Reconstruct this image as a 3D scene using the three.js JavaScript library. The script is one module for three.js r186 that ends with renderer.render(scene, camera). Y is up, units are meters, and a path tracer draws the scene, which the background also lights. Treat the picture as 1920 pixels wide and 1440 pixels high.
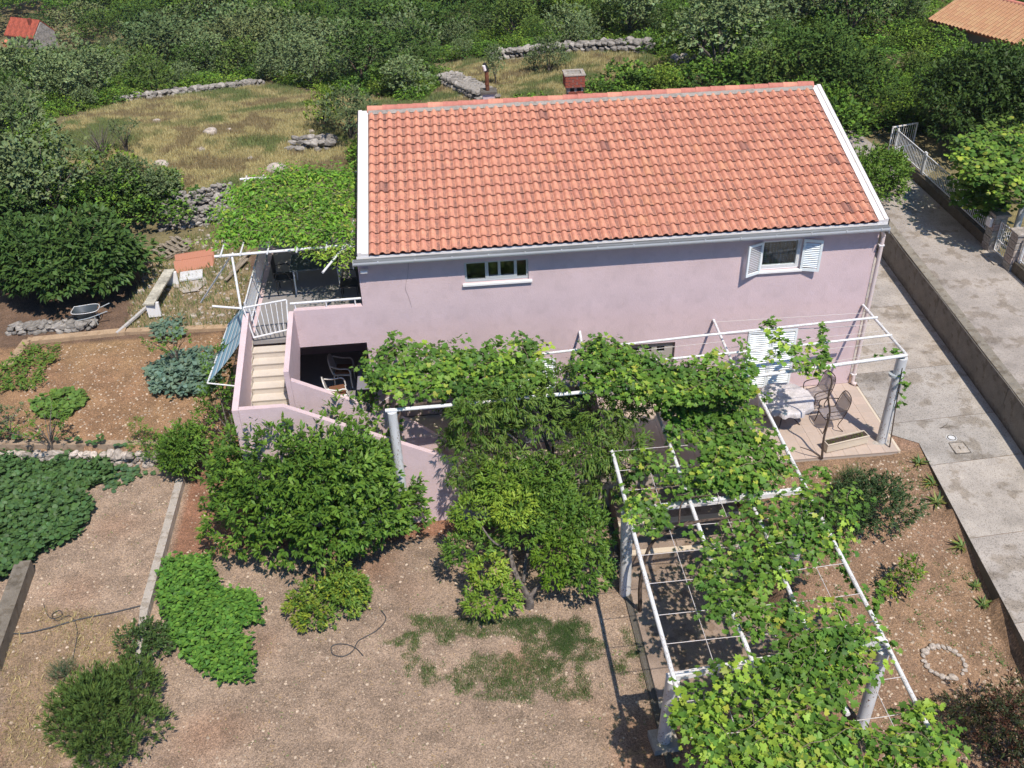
import * as THREE from 'three';
import { Sky } from 'three/addons/objects/Sky.js';
import { mergeGeometries } from 'three/addons/utils/BufferGeometryUtils.js';
import { RoundedBoxGeometry } from 'three/addons/geometries/RoundedBoxGeometry.js';

// ---------------------------------------------------------------- camera, sky, sun, exposure
const scene = new THREE.Scene();
const camera = new THREE.PerspectiveCamera(43.069, 4 / 3, 0.1, 3000);
camera.position.set(1.75, 15.405, 20.733);
camera.rotation.order = 'YXZ';
camera.rotation.set(-35.119 * Math.PI / 180, -4.161 * Math.PI / 180, -1.84 * Math.PI / 180);
scene.add(camera);
const renderer = new THREE.WebGLRenderer({ antialias: true });
renderer.toneMapping = THREE.LinearToneMapping;
renderer.toneMappingExposure = 1.12;
renderer.shadowMap.enabled = true;
const SUN = new THREE.Vector3(0.36, 1.7, 0.98).normalize();
const sky = new Sky();
sky.name = 'sky'; sky.userData = { kind: 'structure' };
sky.scale.setScalar(2500);
sky.material.uniforms.turbidity.value = 9;
sky.material.uniforms.rayleigh.value = 0.45;
sky.material.uniforms.mieCoefficient.value = 0.004;
sky.material.uniforms.mieDirectionalG.value = 0.8;
sky.material.uniforms.sunPosition.value.copy(SUN);
scene.add(sky);
scene.environmentIntensity = 0.15;
const sun = new THREE.DirectionalLight(0xfff1e0, 4.9);
sun.name = 'sun';
sun.position.copy(SUN).multiplyScalar(90); sun.castShadow = true;
Object.assign(sun.shadow.camera, { left: -70, right: 70, top: 70, bottom: -70, near: 1, far: 220 });
sun.shadow.mapSize.set(4096, 4096);
scene.add(sun, sun.target);
scene.fog = new THREE.FogExp2(0xb9c8d6, 0.00018);

// ---------------------------------------------------------------- helpers
let seed = 12345;
const R = () => { seed = (seed * 1664525 + 1013904223) >>> 0; return seed / 4294967296; };
const rr = (a, b) => a + (b - a) * R();
const pick = a => a[Math.floor(R() * a.length)];
const V = (x, y, z) => new THREE.Vector3(x, y, z);
const mix = (a, b, t) => a + (b - a) * t;
const clamp01 = t => Math.min(1, Math.max(0, t));
const lin = (a, b, x) => clamp01((x - a) / (b - a));
const ss = (a, b, x) => { const t = lin(a, b, x); return t * t * (3 - 2 * t); };
const hash = (x, y) => { const s = Math.sin(x * 127.1 + y * 311.7) * 43758.5453; return s - Math.floor(s); };
function noise(x, y) {
  const xi = Math.floor(x), yi = Math.floor(y), u = x - xi, v = y - yi, a = u * u * (3 - 2 * u), b = v * v * (3 - 2 * v);
  return mix(mix(hash(xi, yi), hash(xi + 1, yi), a), mix(hash(xi, yi + 1), hash(xi + 1, yi + 1), a), b);
}
const fbm = (x, y) => noise(x, y) * 0.5 + noise(x * 2.1 + 9, y * 2.1 + 4) * 0.28 + noise(x * 4.3 + 3, y * 4.3 + 7) * 0.22;
function inPoly(x, z, p) {
  let c = false;
  for (let i = 0, j = p.length - 1; i < p.length; j = i++)
    if ((p[i][1] > z) !== (p[j][1] > z) && x < (p[j][0] - p[i][0]) * (z - p[i][1]) / (p[j][1] - p[i][1]) + p[i][0]) c = !c;
  return c;
}
function inside(p) {
  const xs = p.map(q => q[0]), zs = p.map(q => q[1]);
  const a = Math.min(...xs), b = Math.max(...xs), c = Math.min(...zs), d = Math.max(...zs);
  for (let k = 0; k < 400; k++) { const x = rr(a, b), z = rr(c, d); if (inPoly(x, z, p)) return [x, z]; }
  return p[0];
}
const used = {};
function numbered(n) { const k = used[n] = (used[n] === undefined ? 0 : used[n] + 1); return k ? n + '_' + String(k).padStart(3, '0') : n; }
const geoOf = g => Array.isArray(g) ? mergeGeometries(g.map(q => { const r = q.index ? q.toNonIndexed() : q; for (const k of Object.keys(r.attributes)) if (!['position', 'normal', 'uv'].includes(k)) r.deleteAttribute(k); return r; })) : g;
function obj(name, g, m, parent = scene) {
  const o = new THREE.Mesh(geoOf(g), m);
  o.name = parent === scene ? numbered(name) : name;
  o.castShadow = o.receiveShadow = true;
  parent.add(o); return o;
}
function tag(o, label, category, group) { o.userData.label = label; o.userData.category = category; if (group) o.userData.group = group; return o; }
function thing(name, label, category, p = [0, 0, 0], turn = 0, group) {
  const o = new THREE.Group(); o.name = numbered(name); o.position.set(...p); o.rotation.y = turn;
  tag(o, label, category, group); scene.add(o); return o;
}
function struct(name, g, m) { const o = obj(name, g, m); o.userData.kind = 'structure'; return o; }
function dup(root, p, turn, label, group, s = 1) {
  const r = root.clone(); r.name = numbered(root.name.replace(/_\d{3}$/, '')); r.position.set(...p); r.rotation.y = turn;
  if (typeof s === 'number') r.scale.setScalar(s); else r.scale.set(...s);
  r.userData = { ...root.userData }; if (label) r.userData.label = label; if (group) r.userData.group = group;
  scene.add(r); return r;
}
const C = (r, g, b) => new THREE.Color().setRGB(r, g, b);
function mat(c, rough = 0.85, o = {}) { return new THREE.MeshStandardMaterial({ color: C(...c), roughness: rough, ...o }); }
// geometry helpers
const box = (w, h, d, x = 0, y = 0, z = 0, ry = 0, rx = 0, rz = 0) => {
  const g = new THREE.BoxGeometry(w, h, d); if (rz) g.rotateZ(rz); if (rx) g.rotateX(rx); if (ry) g.rotateY(ry); return g.translate(x, y, z);
};
const rbox = (w, h, d, r, x = 0, y = 0, z = 0, ry = 0) => { const g = new RoundedBoxGeometry(w, h, d, 2, r); if (ry) g.rotateY(ry); return g.translate(x, y, z); };
const box2 = (x0, x1, y0, y1, z0, z1) => box(x1 - x0, y1 - y0, z1 - z0, (x0 + x1) / 2, (y0 + y1) / 2, (z0 + z1) / 2);
function bar(a, b, r = 0.02, sides = 8, r2 = r) {                 // round bar between two points
  const A = V(...a), B = V(...b), d = B.clone().sub(A), L = d.length();
  const g = new THREE.CylinderGeometry(r2, r, L, sides); g.translate(0, L / 2, 0);
  g.applyQuaternion(new THREE.Quaternion().setFromUnitVectors(V(0, 1, 0), d.normalize())); return g.translate(...a);
}
function beam(a, b, w, h) {                                        // square bar, h in the vertical plane
  const A = V(...a), B = V(...b), d = B.clone().sub(A), L = d.length(); d.normalize();
  const s = V(d.z, 0, -d.x).normalize(), u = s.clone().cross(d).negate(); if (u.y < 0) u.negate();
  const g = new THREE.BoxGeometry(w, h, L); g.applyMatrix4(new THREE.Matrix4().makeBasis(s, u, s.clone().cross(u)));
  return g.translate((a[0] + b[0]) / 2, (a[1] + b[1]) / 2, (a[2] + b[2]) / 2);
}
function tube(pts, r0, r1 = r0, seg = 0, sides = 6) {              // tapered tube along a smooth path
  const c = new THREE.CatmullRomCurve3(pts.map(p => V(...p))); seg = seg || (pts.length - 1) * 4;
  const g = new THREE.TubeGeometry(c, seg, 1, sides, false), p = g.attributes.position, n = g.attributes.normal;
  for (let i = 0; i <= seg; i++) { const r = mix(r0, r1, i / seg), q = c.getPointAt(i / seg);
    for (let j = 0; j <= sides; j++) { const k = i * (sides + 1) + j; p.setXYZ(k, q.x + n.getX(k) * r, q.y + n.getY(k) * r, q.z + n.getZ(k) * r); } }
  return g;
}
function prism(pts, depth, axis = 'z', at = 0) {                   // polygon extruded along an axis
  const g = new THREE.ExtrudeGeometry(new THREE.Shape(pts.map(p => new THREE.Vector2(...p))), { depth, bevelEnabled: false });
  if (axis === 'x') { g.rotateY(-Math.PI / 2); g.translate(at + depth, 0, 0); }   // pts are (z, y)
  else if (axis === 'y') { g.rotateX(Math.PI / 2); g.translate(0, at, 0); }       // pts are (x, z), top at 'at'
  else g.translate(0, 0, at);
  return g;
}
function metreUV(g, s = 1) {                                       // box-projected uv in metres
  const p = g.attributes.position, n = g.attributes.normal, uv = new Float32Array(p.count * 2);
  for (let i = 0; i < p.count; i++) { const ax = Math.abs(n.getX(i)), ay = Math.abs(n.getY(i)), az = Math.abs(n.getZ(i));
    const u = ax > ay && ax > az ? p.getZ(i) : p.getX(i), v = ay >= ax && ay >= az ? p.getZ(i) : p.getY(i); uv[2 * i] = u * s; uv[2 * i + 1] = v * s; }
  g.setAttribute('uv', new THREE.BufferAttribute(uv, 2)); return g;
}
function stone(r, sy = 0.7, n = 1) {                               // irregular stone
  const g = new THREE.IcosahedronGeometry(r, n), p = g.attributes.position, o = rr(0, 99), sx = rr(0.8, 1.3), sz = rr(0.7, 1.1);
  for (let i = 0; i < p.count; i++) { const x = p.getX(i), y = p.getY(i), z = p.getZ(i), k = 0.72 + 0.56 * noise(x / r * 1.3 + o, y / r * 1.3 + z / r * 0.9 + o);
    p.setXYZ(i, x * k * sx, y * k * sy, z * k * sz); }
  g.computeVertexNormals(); return g;
}
// textures
function tex(n, fn, repeat = 1, srgb = true) {
  const d = new Uint8Array(n * n * 4);
  for (let y = 0; y < n; y++) for (let x = 0; x < n; x++) { const c = fn(x / n, y / n, x, y), k = (y * n + x) * 4;
    if (typeof c === 'number') d[k] = d[k + 1] = d[k + 2] = clamp01(c) * 255; else { d[k] = clamp01(c[0]) * 255; d[k + 1] = clamp01(c[1]) * 255; d[k + 2] = clamp01(c[2]) * 255; } d[k + 3] = 255; }
  const t = new THREE.DataTexture(d, n, n); t.wrapS = t.wrapT = THREE.RepeatWrapping; t.magFilter = THREE.LinearFilter; t.minFilter = THREE.LinearMipmapLinearFilter; t.generateMipmaps = true;
  if (srgb) t.colorSpace = THREE.SRGBColorSpace; t.repeat.set(repeat, repeat); t.needsUpdate = true; return t;
}
const hashT = (x, y, n) => hash(((x % n) + n) % n, ((y % n) + n) % n);
function noiseT(u, v, n) {                                         // tileable value noise, n cells
  const x = u * n, y = v * n, xi = Math.floor(x), yi = Math.floor(y), a = x - xi, b = y - yi, s = a * a * (3 - 2 * a), t = b * b * (3 - 2 * b);
  return mix(mix(hashT(xi, yi, n), hashT(xi + 1, yi, n), s), mix(hashT(xi, yi + 1, n), hashT(xi + 1, yi + 1, n), s), t);
}
const fbmT = (u, v, n) => noiseT(u, v, n) * 0.5 + noiseT(u, v, n * 2) * 0.27 + noiseT(u, v, n * 4) * 0.15 + noiseT(u, v, n * 8) * 0.08;
// soil: fine crumbs with pale chips and dark bits; 5 m a side
const chipGrid = (() => { const n = 1024, a = new Float32Array(n * n); let s = 77; const r = () => { s = (s * 1664525 + 1013904223) >>> 0; return s / 4294967296; };
  for (let k = 0; k < 15000; k++) { const x = r() * n, y = r() * n, l = 1 + 3.5 * r() * r(), w = 0.8 + 1.2 * r(), t = r() * 6.3, val = r() < 0.72 ? 0.35 + 0.65 * r() : -0.4 - 0.4 * r(), c = Math.cos(t), q = Math.sin(t);
    for (let i = -6; i <= 6; i++) for (let j = -6; j <= 6; j++) { const e = (i * c + j * q) / l, f = (-i * q + j * c) / w; if (e * e + f * f < 1.2) a[((Math.floor(y + j) + n) % n) * n + ((Math.floor(x + i) + n) % n)] = val; } }
  return a; })();
const soilMap = tex(1024, (u, v, x, y) => { const c = chipGrid[y * 1024 + x], b = 0.74 + 0.26 * (fbmT(u, v, 16) - 0.5) + 0.26 * (noiseT(u, v, 256) - 0.5) + 0.16 * (noiseT(u, v, 512) - 0.5);
  const k = c > 0 ? b + c * 0.26 : b + c * 0.36; return [k, k * (c > 0 ? 0.99 : 1), k * (c > 0 ? 0.95 : 1)]; });
const soilBump = tex(1024, (u, v, x, y) => 0.45 + 0.3 * (noiseT(u, v, 180) - 0.5) + 0.35 * (fbmT(u, v, 24) - 0.5) + 0.3 * Math.max(0, chipGrid[y * 1024 + x]), 1, false);
const plasterBump = tex(512, (u, v) => 0.5 + 0.6 * (noiseT(u, v, 128) - 0.5) + 0.4 * (noiseT(u, v, 256) - 0.5), 1, false);
const plasterMap = tex(512, (u, v) => { const k = 0.93 + 0.07 * (fbmT(u, v, 4) - 0.5) - 0.018 * ss(0.6, 0.8, noiseT(u, v, 13)) + 0.05 * (noiseT(u, v, 200) - 0.5); return [k, k, k * 1.005]; });
const concMap = tex(1024, (u, v) => { const f = fbmT(u, v, 6), s = ss(0.55, 0.75, fbmT(u + 0.3, v + 0.1, 11)), d = ss(0.62, 0.8, noiseT(u, v, 220)), k = 0.86 + 0.26 * (f - 0.5) - 0.12 * s - 0.14 * d + 0.12 * (noiseT(u, v, 400) - 0.5); return [k * 1.0, k * (0.985 - 0.02 * s), k * (0.95 - 0.05 * s)]; });
const concBump = tex(512, (u, v) => 0.5 + 0.5 * (noiseT(u, v, 128) - 0.5) + 0.3 * (fbmT(u, v, 16) - 0.5), 1, false);
const rockMap = tex(512, (u, v) => { const f = fbmT(u, v, 8), k = 0.8 + 0.5 * (f - 0.5) + 0.2 * (noiseT(u, v, 128) - 0.5); return [k, k * 0.985, k * 0.96]; });
const barkMap = tex(256, (u, v) => 0.75 + 0.5 * (noiseT(u, v * 0.25, 48) - 0.5) + 0.3 * (fbmT(u, v, 8) - 0.5));
// roof clay: u runs across one wave (0..1 = hump then trough), lichen specks sit in the trough
const clayMap = tex(1024, (u, v, x, y) => { const q = (u * 4) % 1, tr = ss(0.56, 0.68, q) * (1 - ss(0.93, 0.99, q)); const f = fbmT(u, v, 12);
  const big = ss(0.66, 0.8, noiseT(u + 0.37, v + 0.11, 9)), sp = noiseT(u, v, 200) * 0.6 + noiseT(u, v, 420) * 0.4;
  const lich = ss(0.6 - 0.16 * tr - 0.16 * big * tr, 0.7 - 0.12 * tr, sp) * (0.12 + 0.85 * tr);
  const k = 0.86 + 0.22 * (f - 0.5) + 0.06 * (noiseT(u, v, 300) - 0.5); return [k * (1 - 0.55 * lich), k * (1 - 0.5 * lich) * (0.97 + 0.06 * f), k * (1 - 0.42 * lich)]; });

// ---------------------------------------------------------------- materials
const paintMap = tex(512, (u, v) => { const s = ss(0.78, 0.84, noiseT(u, v, 70)) * ss(0.45, 0.6, noiseT(u, v, 9)), d = fbmT(u, v, 6), k = 0.95 + 0.14 * (d - 0.5); return [k * (1 - 0.45 * s), k * (1 - 0.6 * s), k * (1 - 0.7 * s)]; });
const M = {
  pink: mat([0.69, 0.55, 0.562], 0.92, { map: plasterMap, bumpMap: plasterBump, bumpScale: 0.004 }),
  cream: mat([0.68, 0.60, 0.47], 0.7, { map: plasterMap }),
  white: mat([0.78, 0.78, 0.77], 0.55), whiteMetal: mat([0.76, 0.79, 0.80], 0.5, { map: paintMap }), greyWhite: mat([0.66, 0.69, 0.70], 0.6, { map: paintMap }),
  verge: mat([0.76, 0.745, 0.72], 0.75, { map: plasterMap }), gutter: mat([0.55, 0.59, 0.63], 0.45, { metalness: 0.2 }),
  shutter: mat([0.72, 0.79, 0.80], 0.5), clay: mat([0.83, 0.375, 0.25], 0.85, { map: clayMap }),
  ridge: mat([0.64, 0.25, 0.19], 0.85, { map: clayMap }), mortar: mat([0.44, 0.43, 0.42], 0.95, { map: concMap }),
  brick: mat([0.36, 0.10, 0.065], 0.9, { map: rockMap }), pipe: mat([0.62, 0.53, 0.51], 0.6), rust: mat([0.22, 0.085, 0.045], 0.9, { map: rockMap }),
  dark: mat([0.016, 0.017, 0.02], 0.6), glass: new THREE.MeshPhysicalMaterial({ color: C(0.9, 0.95, 0.95), roughness: 0.04, transmission: 1, thickness: 0, ior: 1.5 }),
  alu: mat([0.42, 0.47, 0.49], 0.45, { metalness: 0.2 }), tile: mat([0.56, 0.46, 0.38], 0.6, { map: plasterMap }), stairTile: mat([0.64, 0.58, 0.49], 0.55, { map: plasterMap }),
  grout: mat([0.40, 0.35, 0.30], 0.95), terrTile: mat([0.30, 0.29, 0.28], 0.6, { map: plasterMap }),
  conc: mat([0.60, 0.57, 0.54], 0.95, { map: concMap, bumpMap: concBump, bumpScale: 0.006 }), road: mat([0.48, 0.455, 0.445], 0.95, { map: concMap, bumpMap: concBump, bumpScale: 0.008 }),
  oldConc: mat([0.20, 0.19, 0.175], 0.95, { map: concMap, bumpMap: concBump, bumpScale: 0.01 }), rock: mat([0.42, 0.41, 0.39], 0.95, { map: rockMap }), paleRock: mat([0.62, 0.57, 0.52], 0.95, { map: rockMap }),
  bark: mat([0.14, 0.10, 0.075], 0.95, { map: barkMap }), greyBark: mat([0.22, 0.19, 0.165], 0.95, { map: barkMap }), wood: mat([0.32, 0.25, 0.18], 0.85, { map: barkMap }), palWood: mat([0.52, 0.44, 0.33], 0.85, { map: barkMap }),
  iron: mat([0.045, 0.03, 0.026], 0.55), black: mat([0.02, 0.02, 0.022], 0.55), cloth: mat([0.62, 0.60, 0.60], 0.85), wire: mat([0.55, 0.52, 0.5], 0.6), hose: mat([0.05, 0.055, 0.06], 0.6),
};

// ---------------------------------------------------------------- ground
function g(x, z) {
  const s = Math.max(0, -z - 22);
  const left = mix(0.15, -0.5, lin(-14.3, -13.9, z)) - 0.22 * Math.min(s, 110) - 0.185 * Math.max(0, s - 110) + 6 * Math.exp(-((x + 52) ** 2 + (z + 119) ** 2) / 120), right = 0.95 - 0.13 * s;
  const back = mix(left, right, ss(-4, 18, x));
  let near;
  if (x > 16 - 0.065 * z) near = 0.9;
  else if (x > 12.55) { near = -0.012 - 0.04 * Math.max(0, z - 2.5); if (x < 13.2 - 0.077 * (z - 2.3) && z > 2.9) near = mix(-0.08, -0.78, lin(2.9, 9.5, z)); }
  else if (z > (x < 8.3 ? 2.7 : 2.95)) near = x > 8.3 ? mix(-0.08, -0.78, lin(2.9, 9.5, z)) : -1.1;
  else if (x > -3.2) near = z > -10.6 ? -0.15 : 0;
  else { const ze = 0.1 + (x + 4.4) * 0.177; near = z < ze ? -0.6 : -1.1; if (z < -7) near = mix(-0.6, -0.5, lin(-7, -9, z)); }
  if (x <= -3.2 && z > 2.95) near = -1.1;
  return x > -3.2 ? mix(back, near, lin(-12.8, -11, z)) : (z < -11 ? back : near);
}
const bumpy = (x, z) => (z < -15 ? (fbm(x * 0.35, z * 0.35) - 0.5) * Math.min(0.5, (-15 - z) * 0.05) : 0) + ((x < 12.4 || (z > 3.2 && x < 12.55 - 0.077 * (z - 2.3) + 0.5)) ? (fbm(x * 1.7, z * 1.7) - 0.5) * 0.05 : 0);
const meadow = [[-14.942,-22.006],[-16.171,-27.554],[-15.468,-35.292],[-12.806,-37.995],[-8.7,-41.974],[-5.958,-35.945],[-3.073,-30.551],[-1.321,-29.279],[1.174,-25.141],[2.626,-32.176],[3.062,-42.771],[7.858,-37.252],[13.513,-31.725],[13.111,-25.601],[10.973,-24.014],[6.233,-22.093],[-1.425,-21.489],[-1.57,-15.874],[-2.037,-15.184],[-5.03,-16.205],[-6.244,-14.508],[-7.991,-14.771],[-9.203,-16.319],[-10.995,-17.825],[-12.045,-18.209],[-13.106,-19.398]];
const strawPatch = [[-8.795,4.777],[-7.63,4.753],[-5.619,5.297],[-5.437,6.639],[-6.388,7.212],[-6.226,8.951],[-7.464,8.817]];
const debris = [[-8.636,-8.379],[-8.437,-11.758],[-6.652,-14.064],[-6.022,-14.254],[-4.893,-9.269],[-4.959,-6.96],[-5.161,-6.007],[-8.388,-6.439]];
const grassBed = [[-0.407,5.741],[1.472,6.11],[3.104,6.297],[5.133,6.83],[5.523,7.735],[5.034,8.485],[2.969,8.513],[1.375,8.207],[-0.142,7.509]];
{
  const line = (a, b, fine, lo, hi) => { const r = []; for (let t = a; t <= b + 1e-6; t += fine) r.push(t); let st = fine; while (r[r.length - 1] < hi) { st *= 1.16; r.push(r[r.length - 1] + st); } st = fine; while (r[0] > lo) { st *= 1.16; r.unshift(r[0] - st); } return r; };
  const xs = line(-14, 19.5, 0.2, -800, 800), zs = line(-15, 14, 0.2, -900, 60);
  const nx = xs.length, nz = zs.length, pos = new Float32Array(nx * nz * 3), col = new Float32Array(nx * nz * 3), uv = new Float32Array(nx * nz * 2), idx = [];
  for (let j = 0; j < nz; j++) for (let i = 0; i < nx; i++) {
    const x = xs[i], z = zs[j], k = j * nx + i; pos[3 * k] = x; pos[3 * k + 1] = g(x, z) + bumpy(x, z); pos[3 * k + 2] = z; uv[2 * k] = x / 5; uv[2 * k + 1] = z / 5;
    const n = fbm(x * 0.5, z * 0.5), n2 = fbm(x * 0.13 + 40, z * 0.13);
    let c = [0.47, 0.315, 0.215];
    if (z < -11 || x > 15.7) c = inPoly(x, z, meadow) ? [0.42 + 0.12 * n, 0.34 + 0.08 * n, 0.19] : [0.27 + 0.1 * n, 0.235 + 0.08 * n, 0.13];
    else if (inPoly(x, z, debris)) c = [0.40 + 0.1 * n, 0.32 + 0.06 * n, 0.22];
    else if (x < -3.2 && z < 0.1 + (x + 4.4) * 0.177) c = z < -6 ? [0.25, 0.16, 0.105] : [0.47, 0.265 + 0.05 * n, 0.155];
    else if (x > 8 && z > 2.9) c = [0.385 + 0.05 * n, 0.245 + 0.04 * n, 0.165];
    else { const t = ss(0.42, 0.6, fbm(x * 0.22 + 5, z * 0.22)); c = [mix(0.45, 0.50, t), mix(0.285, 0.375, t), mix(0.19, 0.275, t)]; if (inPoly(x, z, strawPatch)) c = [0.40, 0.285, 0.185]; if (z < 3.5 && x < 2.5 && x > -5.4) c = [0.42, 0.22, 0.135]; }
    const w = 0.86 + 0.28 * n2; for (let q = 0; q < 3; q++) col[3 * k + q] = c[q] * w * (0.93 + 0.14 * n);
  }
  for (let j = 0; j < nz - 1; j++) for (let i = 0; i < nx - 1; i++) { const a = j * nx + i, b = a + 1, c = a + nx, d = c + 1; idx.push(a, c, b, b, c, d); }
  const q = new THREE.BufferGeometry();
  q.setAttribute('position', new THREE.BufferAttribute(pos, 3)); q.setAttribute('color', new THREE.BufferAttribute(col, 3)); q.setAttribute('uv', new THREE.BufferAttribute(uv, 2)); q.setIndex(idx); q.computeVertexNormals();
  struct('ground', q, new THREE.MeshStandardMaterial({ vertexColors: true, map: soilMap, bumpMap: soilBump, bumpScale: 0.022, roughness: 0.97 }));
}
// ---------------------------------------------------------------- leaves
function template(verts, faces) {
  const q = new THREE.BufferGeometry(); q.setAttribute('position', new THREE.Float32BufferAttribute(verts.flat(), 3)); q.setIndex(faces.flat()); q.computeVertexNormals();
  return { p: verts, n: verts.map((_, i) => [q.attributes.normal.getX(i), q.attributes.normal.getY(i), q.attributes.normal.getZ(i)]), f: faces };
}
// x across the leaf, y along it, z out of its face
const T = {
  lance: template([[0, 0, 0], [-0.13, 0.42, 0.05], [0, 0.45, -0.02], [0.13, 0.42, 0.05], [0, 1, -0.16]], [[0, 2, 1], [0, 3, 2], [2, 4, 1], [3, 4, 2]]),
  oval: template([[0, 0, 0], [-0.22, 0.45, 0.06], [0, 0.5, -0.01], [0.22, 0.45, 0.06], [0, 1, -0.1]], [[0, 2, 1], [0, 3, 2], [2, 4, 1], [3, 4, 2]]),
  grape: (() => { const v = [[0, 0.36, -0.03]], a = [[0, 0.08], [-0.32, -0.08], [-0.52, 0.22], [-0.34, 0.42], [-0.42, 0.76], [-0.15, 0.7], [0, 1.06], [0.15, 0.7], [0.42, 0.76], [0.34, 0.42], [0.52, 0.22], [0.32, -0.08]];
    a.forEach(([x, y], i) => v.push([x, y, (i % 2 ? 0.03 : 0.0) + 0.14 * Math.abs(x) - 0.1 * Math.max(0, y - 0.6)])); const f = []; for (let i = 0; i < 12; i++) f.push([0, 1 + (i + 1) % 12, 1 + i]); return template(v, f); })(),
  round: (() => { const v = [[0, 0.45, 0.05]]; for (let i = 0; i < 8; i++) { const t = i / 8 * 6.283; v.push([0.5 * Math.sin(t), 0.48 - 0.5 * Math.cos(t), -0.04 + 0.05 * (i % 2)]); } const f = []; for (let i = 0; i < 8; i++) f.push([0, 1 + i, 1 + (i + 1) % 8]); return template(v, f); })(),
  card: template([[0, 0, 0], [-0.28, 0.5, 0.05], [0.28, 0.5, 0.05], [0, 1, -0.05]], [[0, 2, 1], [2, 3, 1]]),
  blade: template([[-0.03, 0, 0], [0.03, 0, 0], [0.02, 0.55, 0.06], [0, 1, 0.28]], [[0, 1, 2], [0, 2, 3]]),
  needle: template([[-0.05, 0, 0], [0.05, 0, 0], [0, 1, 0.05]], [[0, 1, 2]]),
};
class Leaves {
  constructor() { this.p = []; this.n = []; this.c = []; this.i = []; this.k = 0; }
  add(t, x, y, z, d, nrm, s, c, ws = 1) {                          // d: along the leaf, nrm: rough face normal
    let [dx, dy, dz] = d; let l = Math.hypot(dx, dy, dz) || 1; dx /= l; dy /= l; dz /= l;
    let [nx, ny, nz] = nrm; const q = nx * dx + ny * dy + nz * dz; nx -= q * dx; ny -= q * dy; nz -= q * dz; l = Math.hypot(nx, ny, nz);
    if (l < 1e-3) { nx = dy; ny = -dx; nz = 0.01; l = Math.hypot(nx, ny, nz) || 1; } nx /= l; ny /= l; nz /= l;
    const sx = dy * nz - dz * ny, sy = dz * nx - dx * nz, sz = dx * ny - dy * nx;
    for (let v = 0; v < t.p.length; v++) { const [a, b, e] = t.p[v], [f, h, m] = t.n[v], A = a * s * ws, B = b * s, E = e * s;
      this.p.push(x + sx * A + dx * B + nx * E, y + sy * A + dy * B + ny * E, z + sz * A + dz * B + nz * E);
      this.n.push(sx * f + dx * h + nx * m, sy * f + dy * h + ny * m, sz * f + dz * h + nz * m); this.c.push(c[0], c[1], c[2]); }
    for (const f of t.f) this.i.push(f[0] + this.k, f[1] + this.k, f[2] + this.k); this.k += t.p.length;
  }
  geo() { const q = new THREE.BufferGeometry(); q.setAttribute('position', new THREE.Float32BufferAttribute(this.p, 3)); q.setAttribute('normal', new THREE.Float32BufferAttribute(this.n, 3)); q.setAttribute('color', new THREE.Float32BufferAttribute(this.c.map((v, i) => v * (i % 3 === 0 ? 1.16 : i % 3 === 1 ? 1.27 : 1.15)), 3)); q.setIndex(this.i); return q; }
}
const leafMat = new THREE.MeshPhysicalMaterial({ vertexColors: true, roughness: 0.5, specularIntensity: 0.5, side: THREE.DoubleSide, transmission: 0.3, thickness: 0, ior: 1.4 });
const leafMatt = new THREE.MeshPhysicalMaterial({ vertexColors: true, roughness: 0.85, specularIntensity: 0.2, side: THREE.DoubleSide });
const dryMat = new THREE.MeshStandardMaterial({ vertexColors: true, roughness: 0.95, side: THREE.DoubleSide });
const SAT = 1.0; const vary = (c, a = 0.25) => { const k = 1 + rr(-a, a), h = rr(-a, a) * 0.5; return [c[0] * k * (1 + h), c[1] * k, c[2] * k * (1 - h)]; };
const rdir = () => { const y = rr(-1, 1), t = rr(0, 6.2832), r = Math.sqrt(1 - y * y); return [r * Math.cos(t), y, r * Math.sin(t)]; };
// a crown of twigs set in the shells of some blobs; blob = [x, y, z, rx, ry, rz, colour]
function crown(L, blobs, o) {
  const { n, size, leaf = T.oval, per = 7, cols, droop = 0.25, shell = 0.62, bottom = -0.55, up = 0.25, spread = 0.9, ws = 1 } = o;
  const wts = blobs.map(b => (b[3] * b[4] + b[4] * b[5] + b[3] * b[5])); const W = wts.reduce((a, b) => a + b, 0);
  blobs.forEach((b, bi) => {
    const m = Math.round(n * wts[bi] / W / per), ox = rr(0, 99);
    for (let k = 0; k < m; k++) {
      let d = rdir(); for (let t = 0; t < 6 && d[1] < bottom; t++) d = rdir();
      const lump = 0.78 + 0.5 * noise(d[0] * 2.2 + ox, d[1] * 2.2 + d[2] * 2.2 + ox), rad = lump * mix(shell, 1.03, Math.sqrt(R()));
      const cx = b[0] + d[0] * b[3] * rad, cy = b[1] + d[1] * b[4] * rad, cz = b[2] + d[2] * b[5] * rad;
      const tw = [d[0] + rr(-0.4, 0.4), d[1] * 0.6 + up, d[2] + rr(-0.4, 0.4)], base = b[6] || pick(cols), tip = R();
      for (let q = 0; q < per; q++) {
        const a = rdir(), dir = [tw[0] + a[0] * spread, tw[1] + a[1] * spread - droop * R(), tw[2] + a[2] * spread];
        const f = rr(0, 0.55) * size * 1.6, ll = Math.hypot(...tw) || 1;
        L.add(leaf, cx + tw[0] / ll * f + a[0] * size * 0.15, cy + tw[1] / ll * f + a[1] * size * 0.15, cz + tw[2] / ll * f + a[2] * size * 0.15, dir, [a[1] * 0.4 + d[0] * 0.4, 0.9, a[0] * 0.4 + d[2] * 0.4], size * rr(0.7, 1.2), vary(base, 0.22), ws);
      }
    }
  });
}
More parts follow.
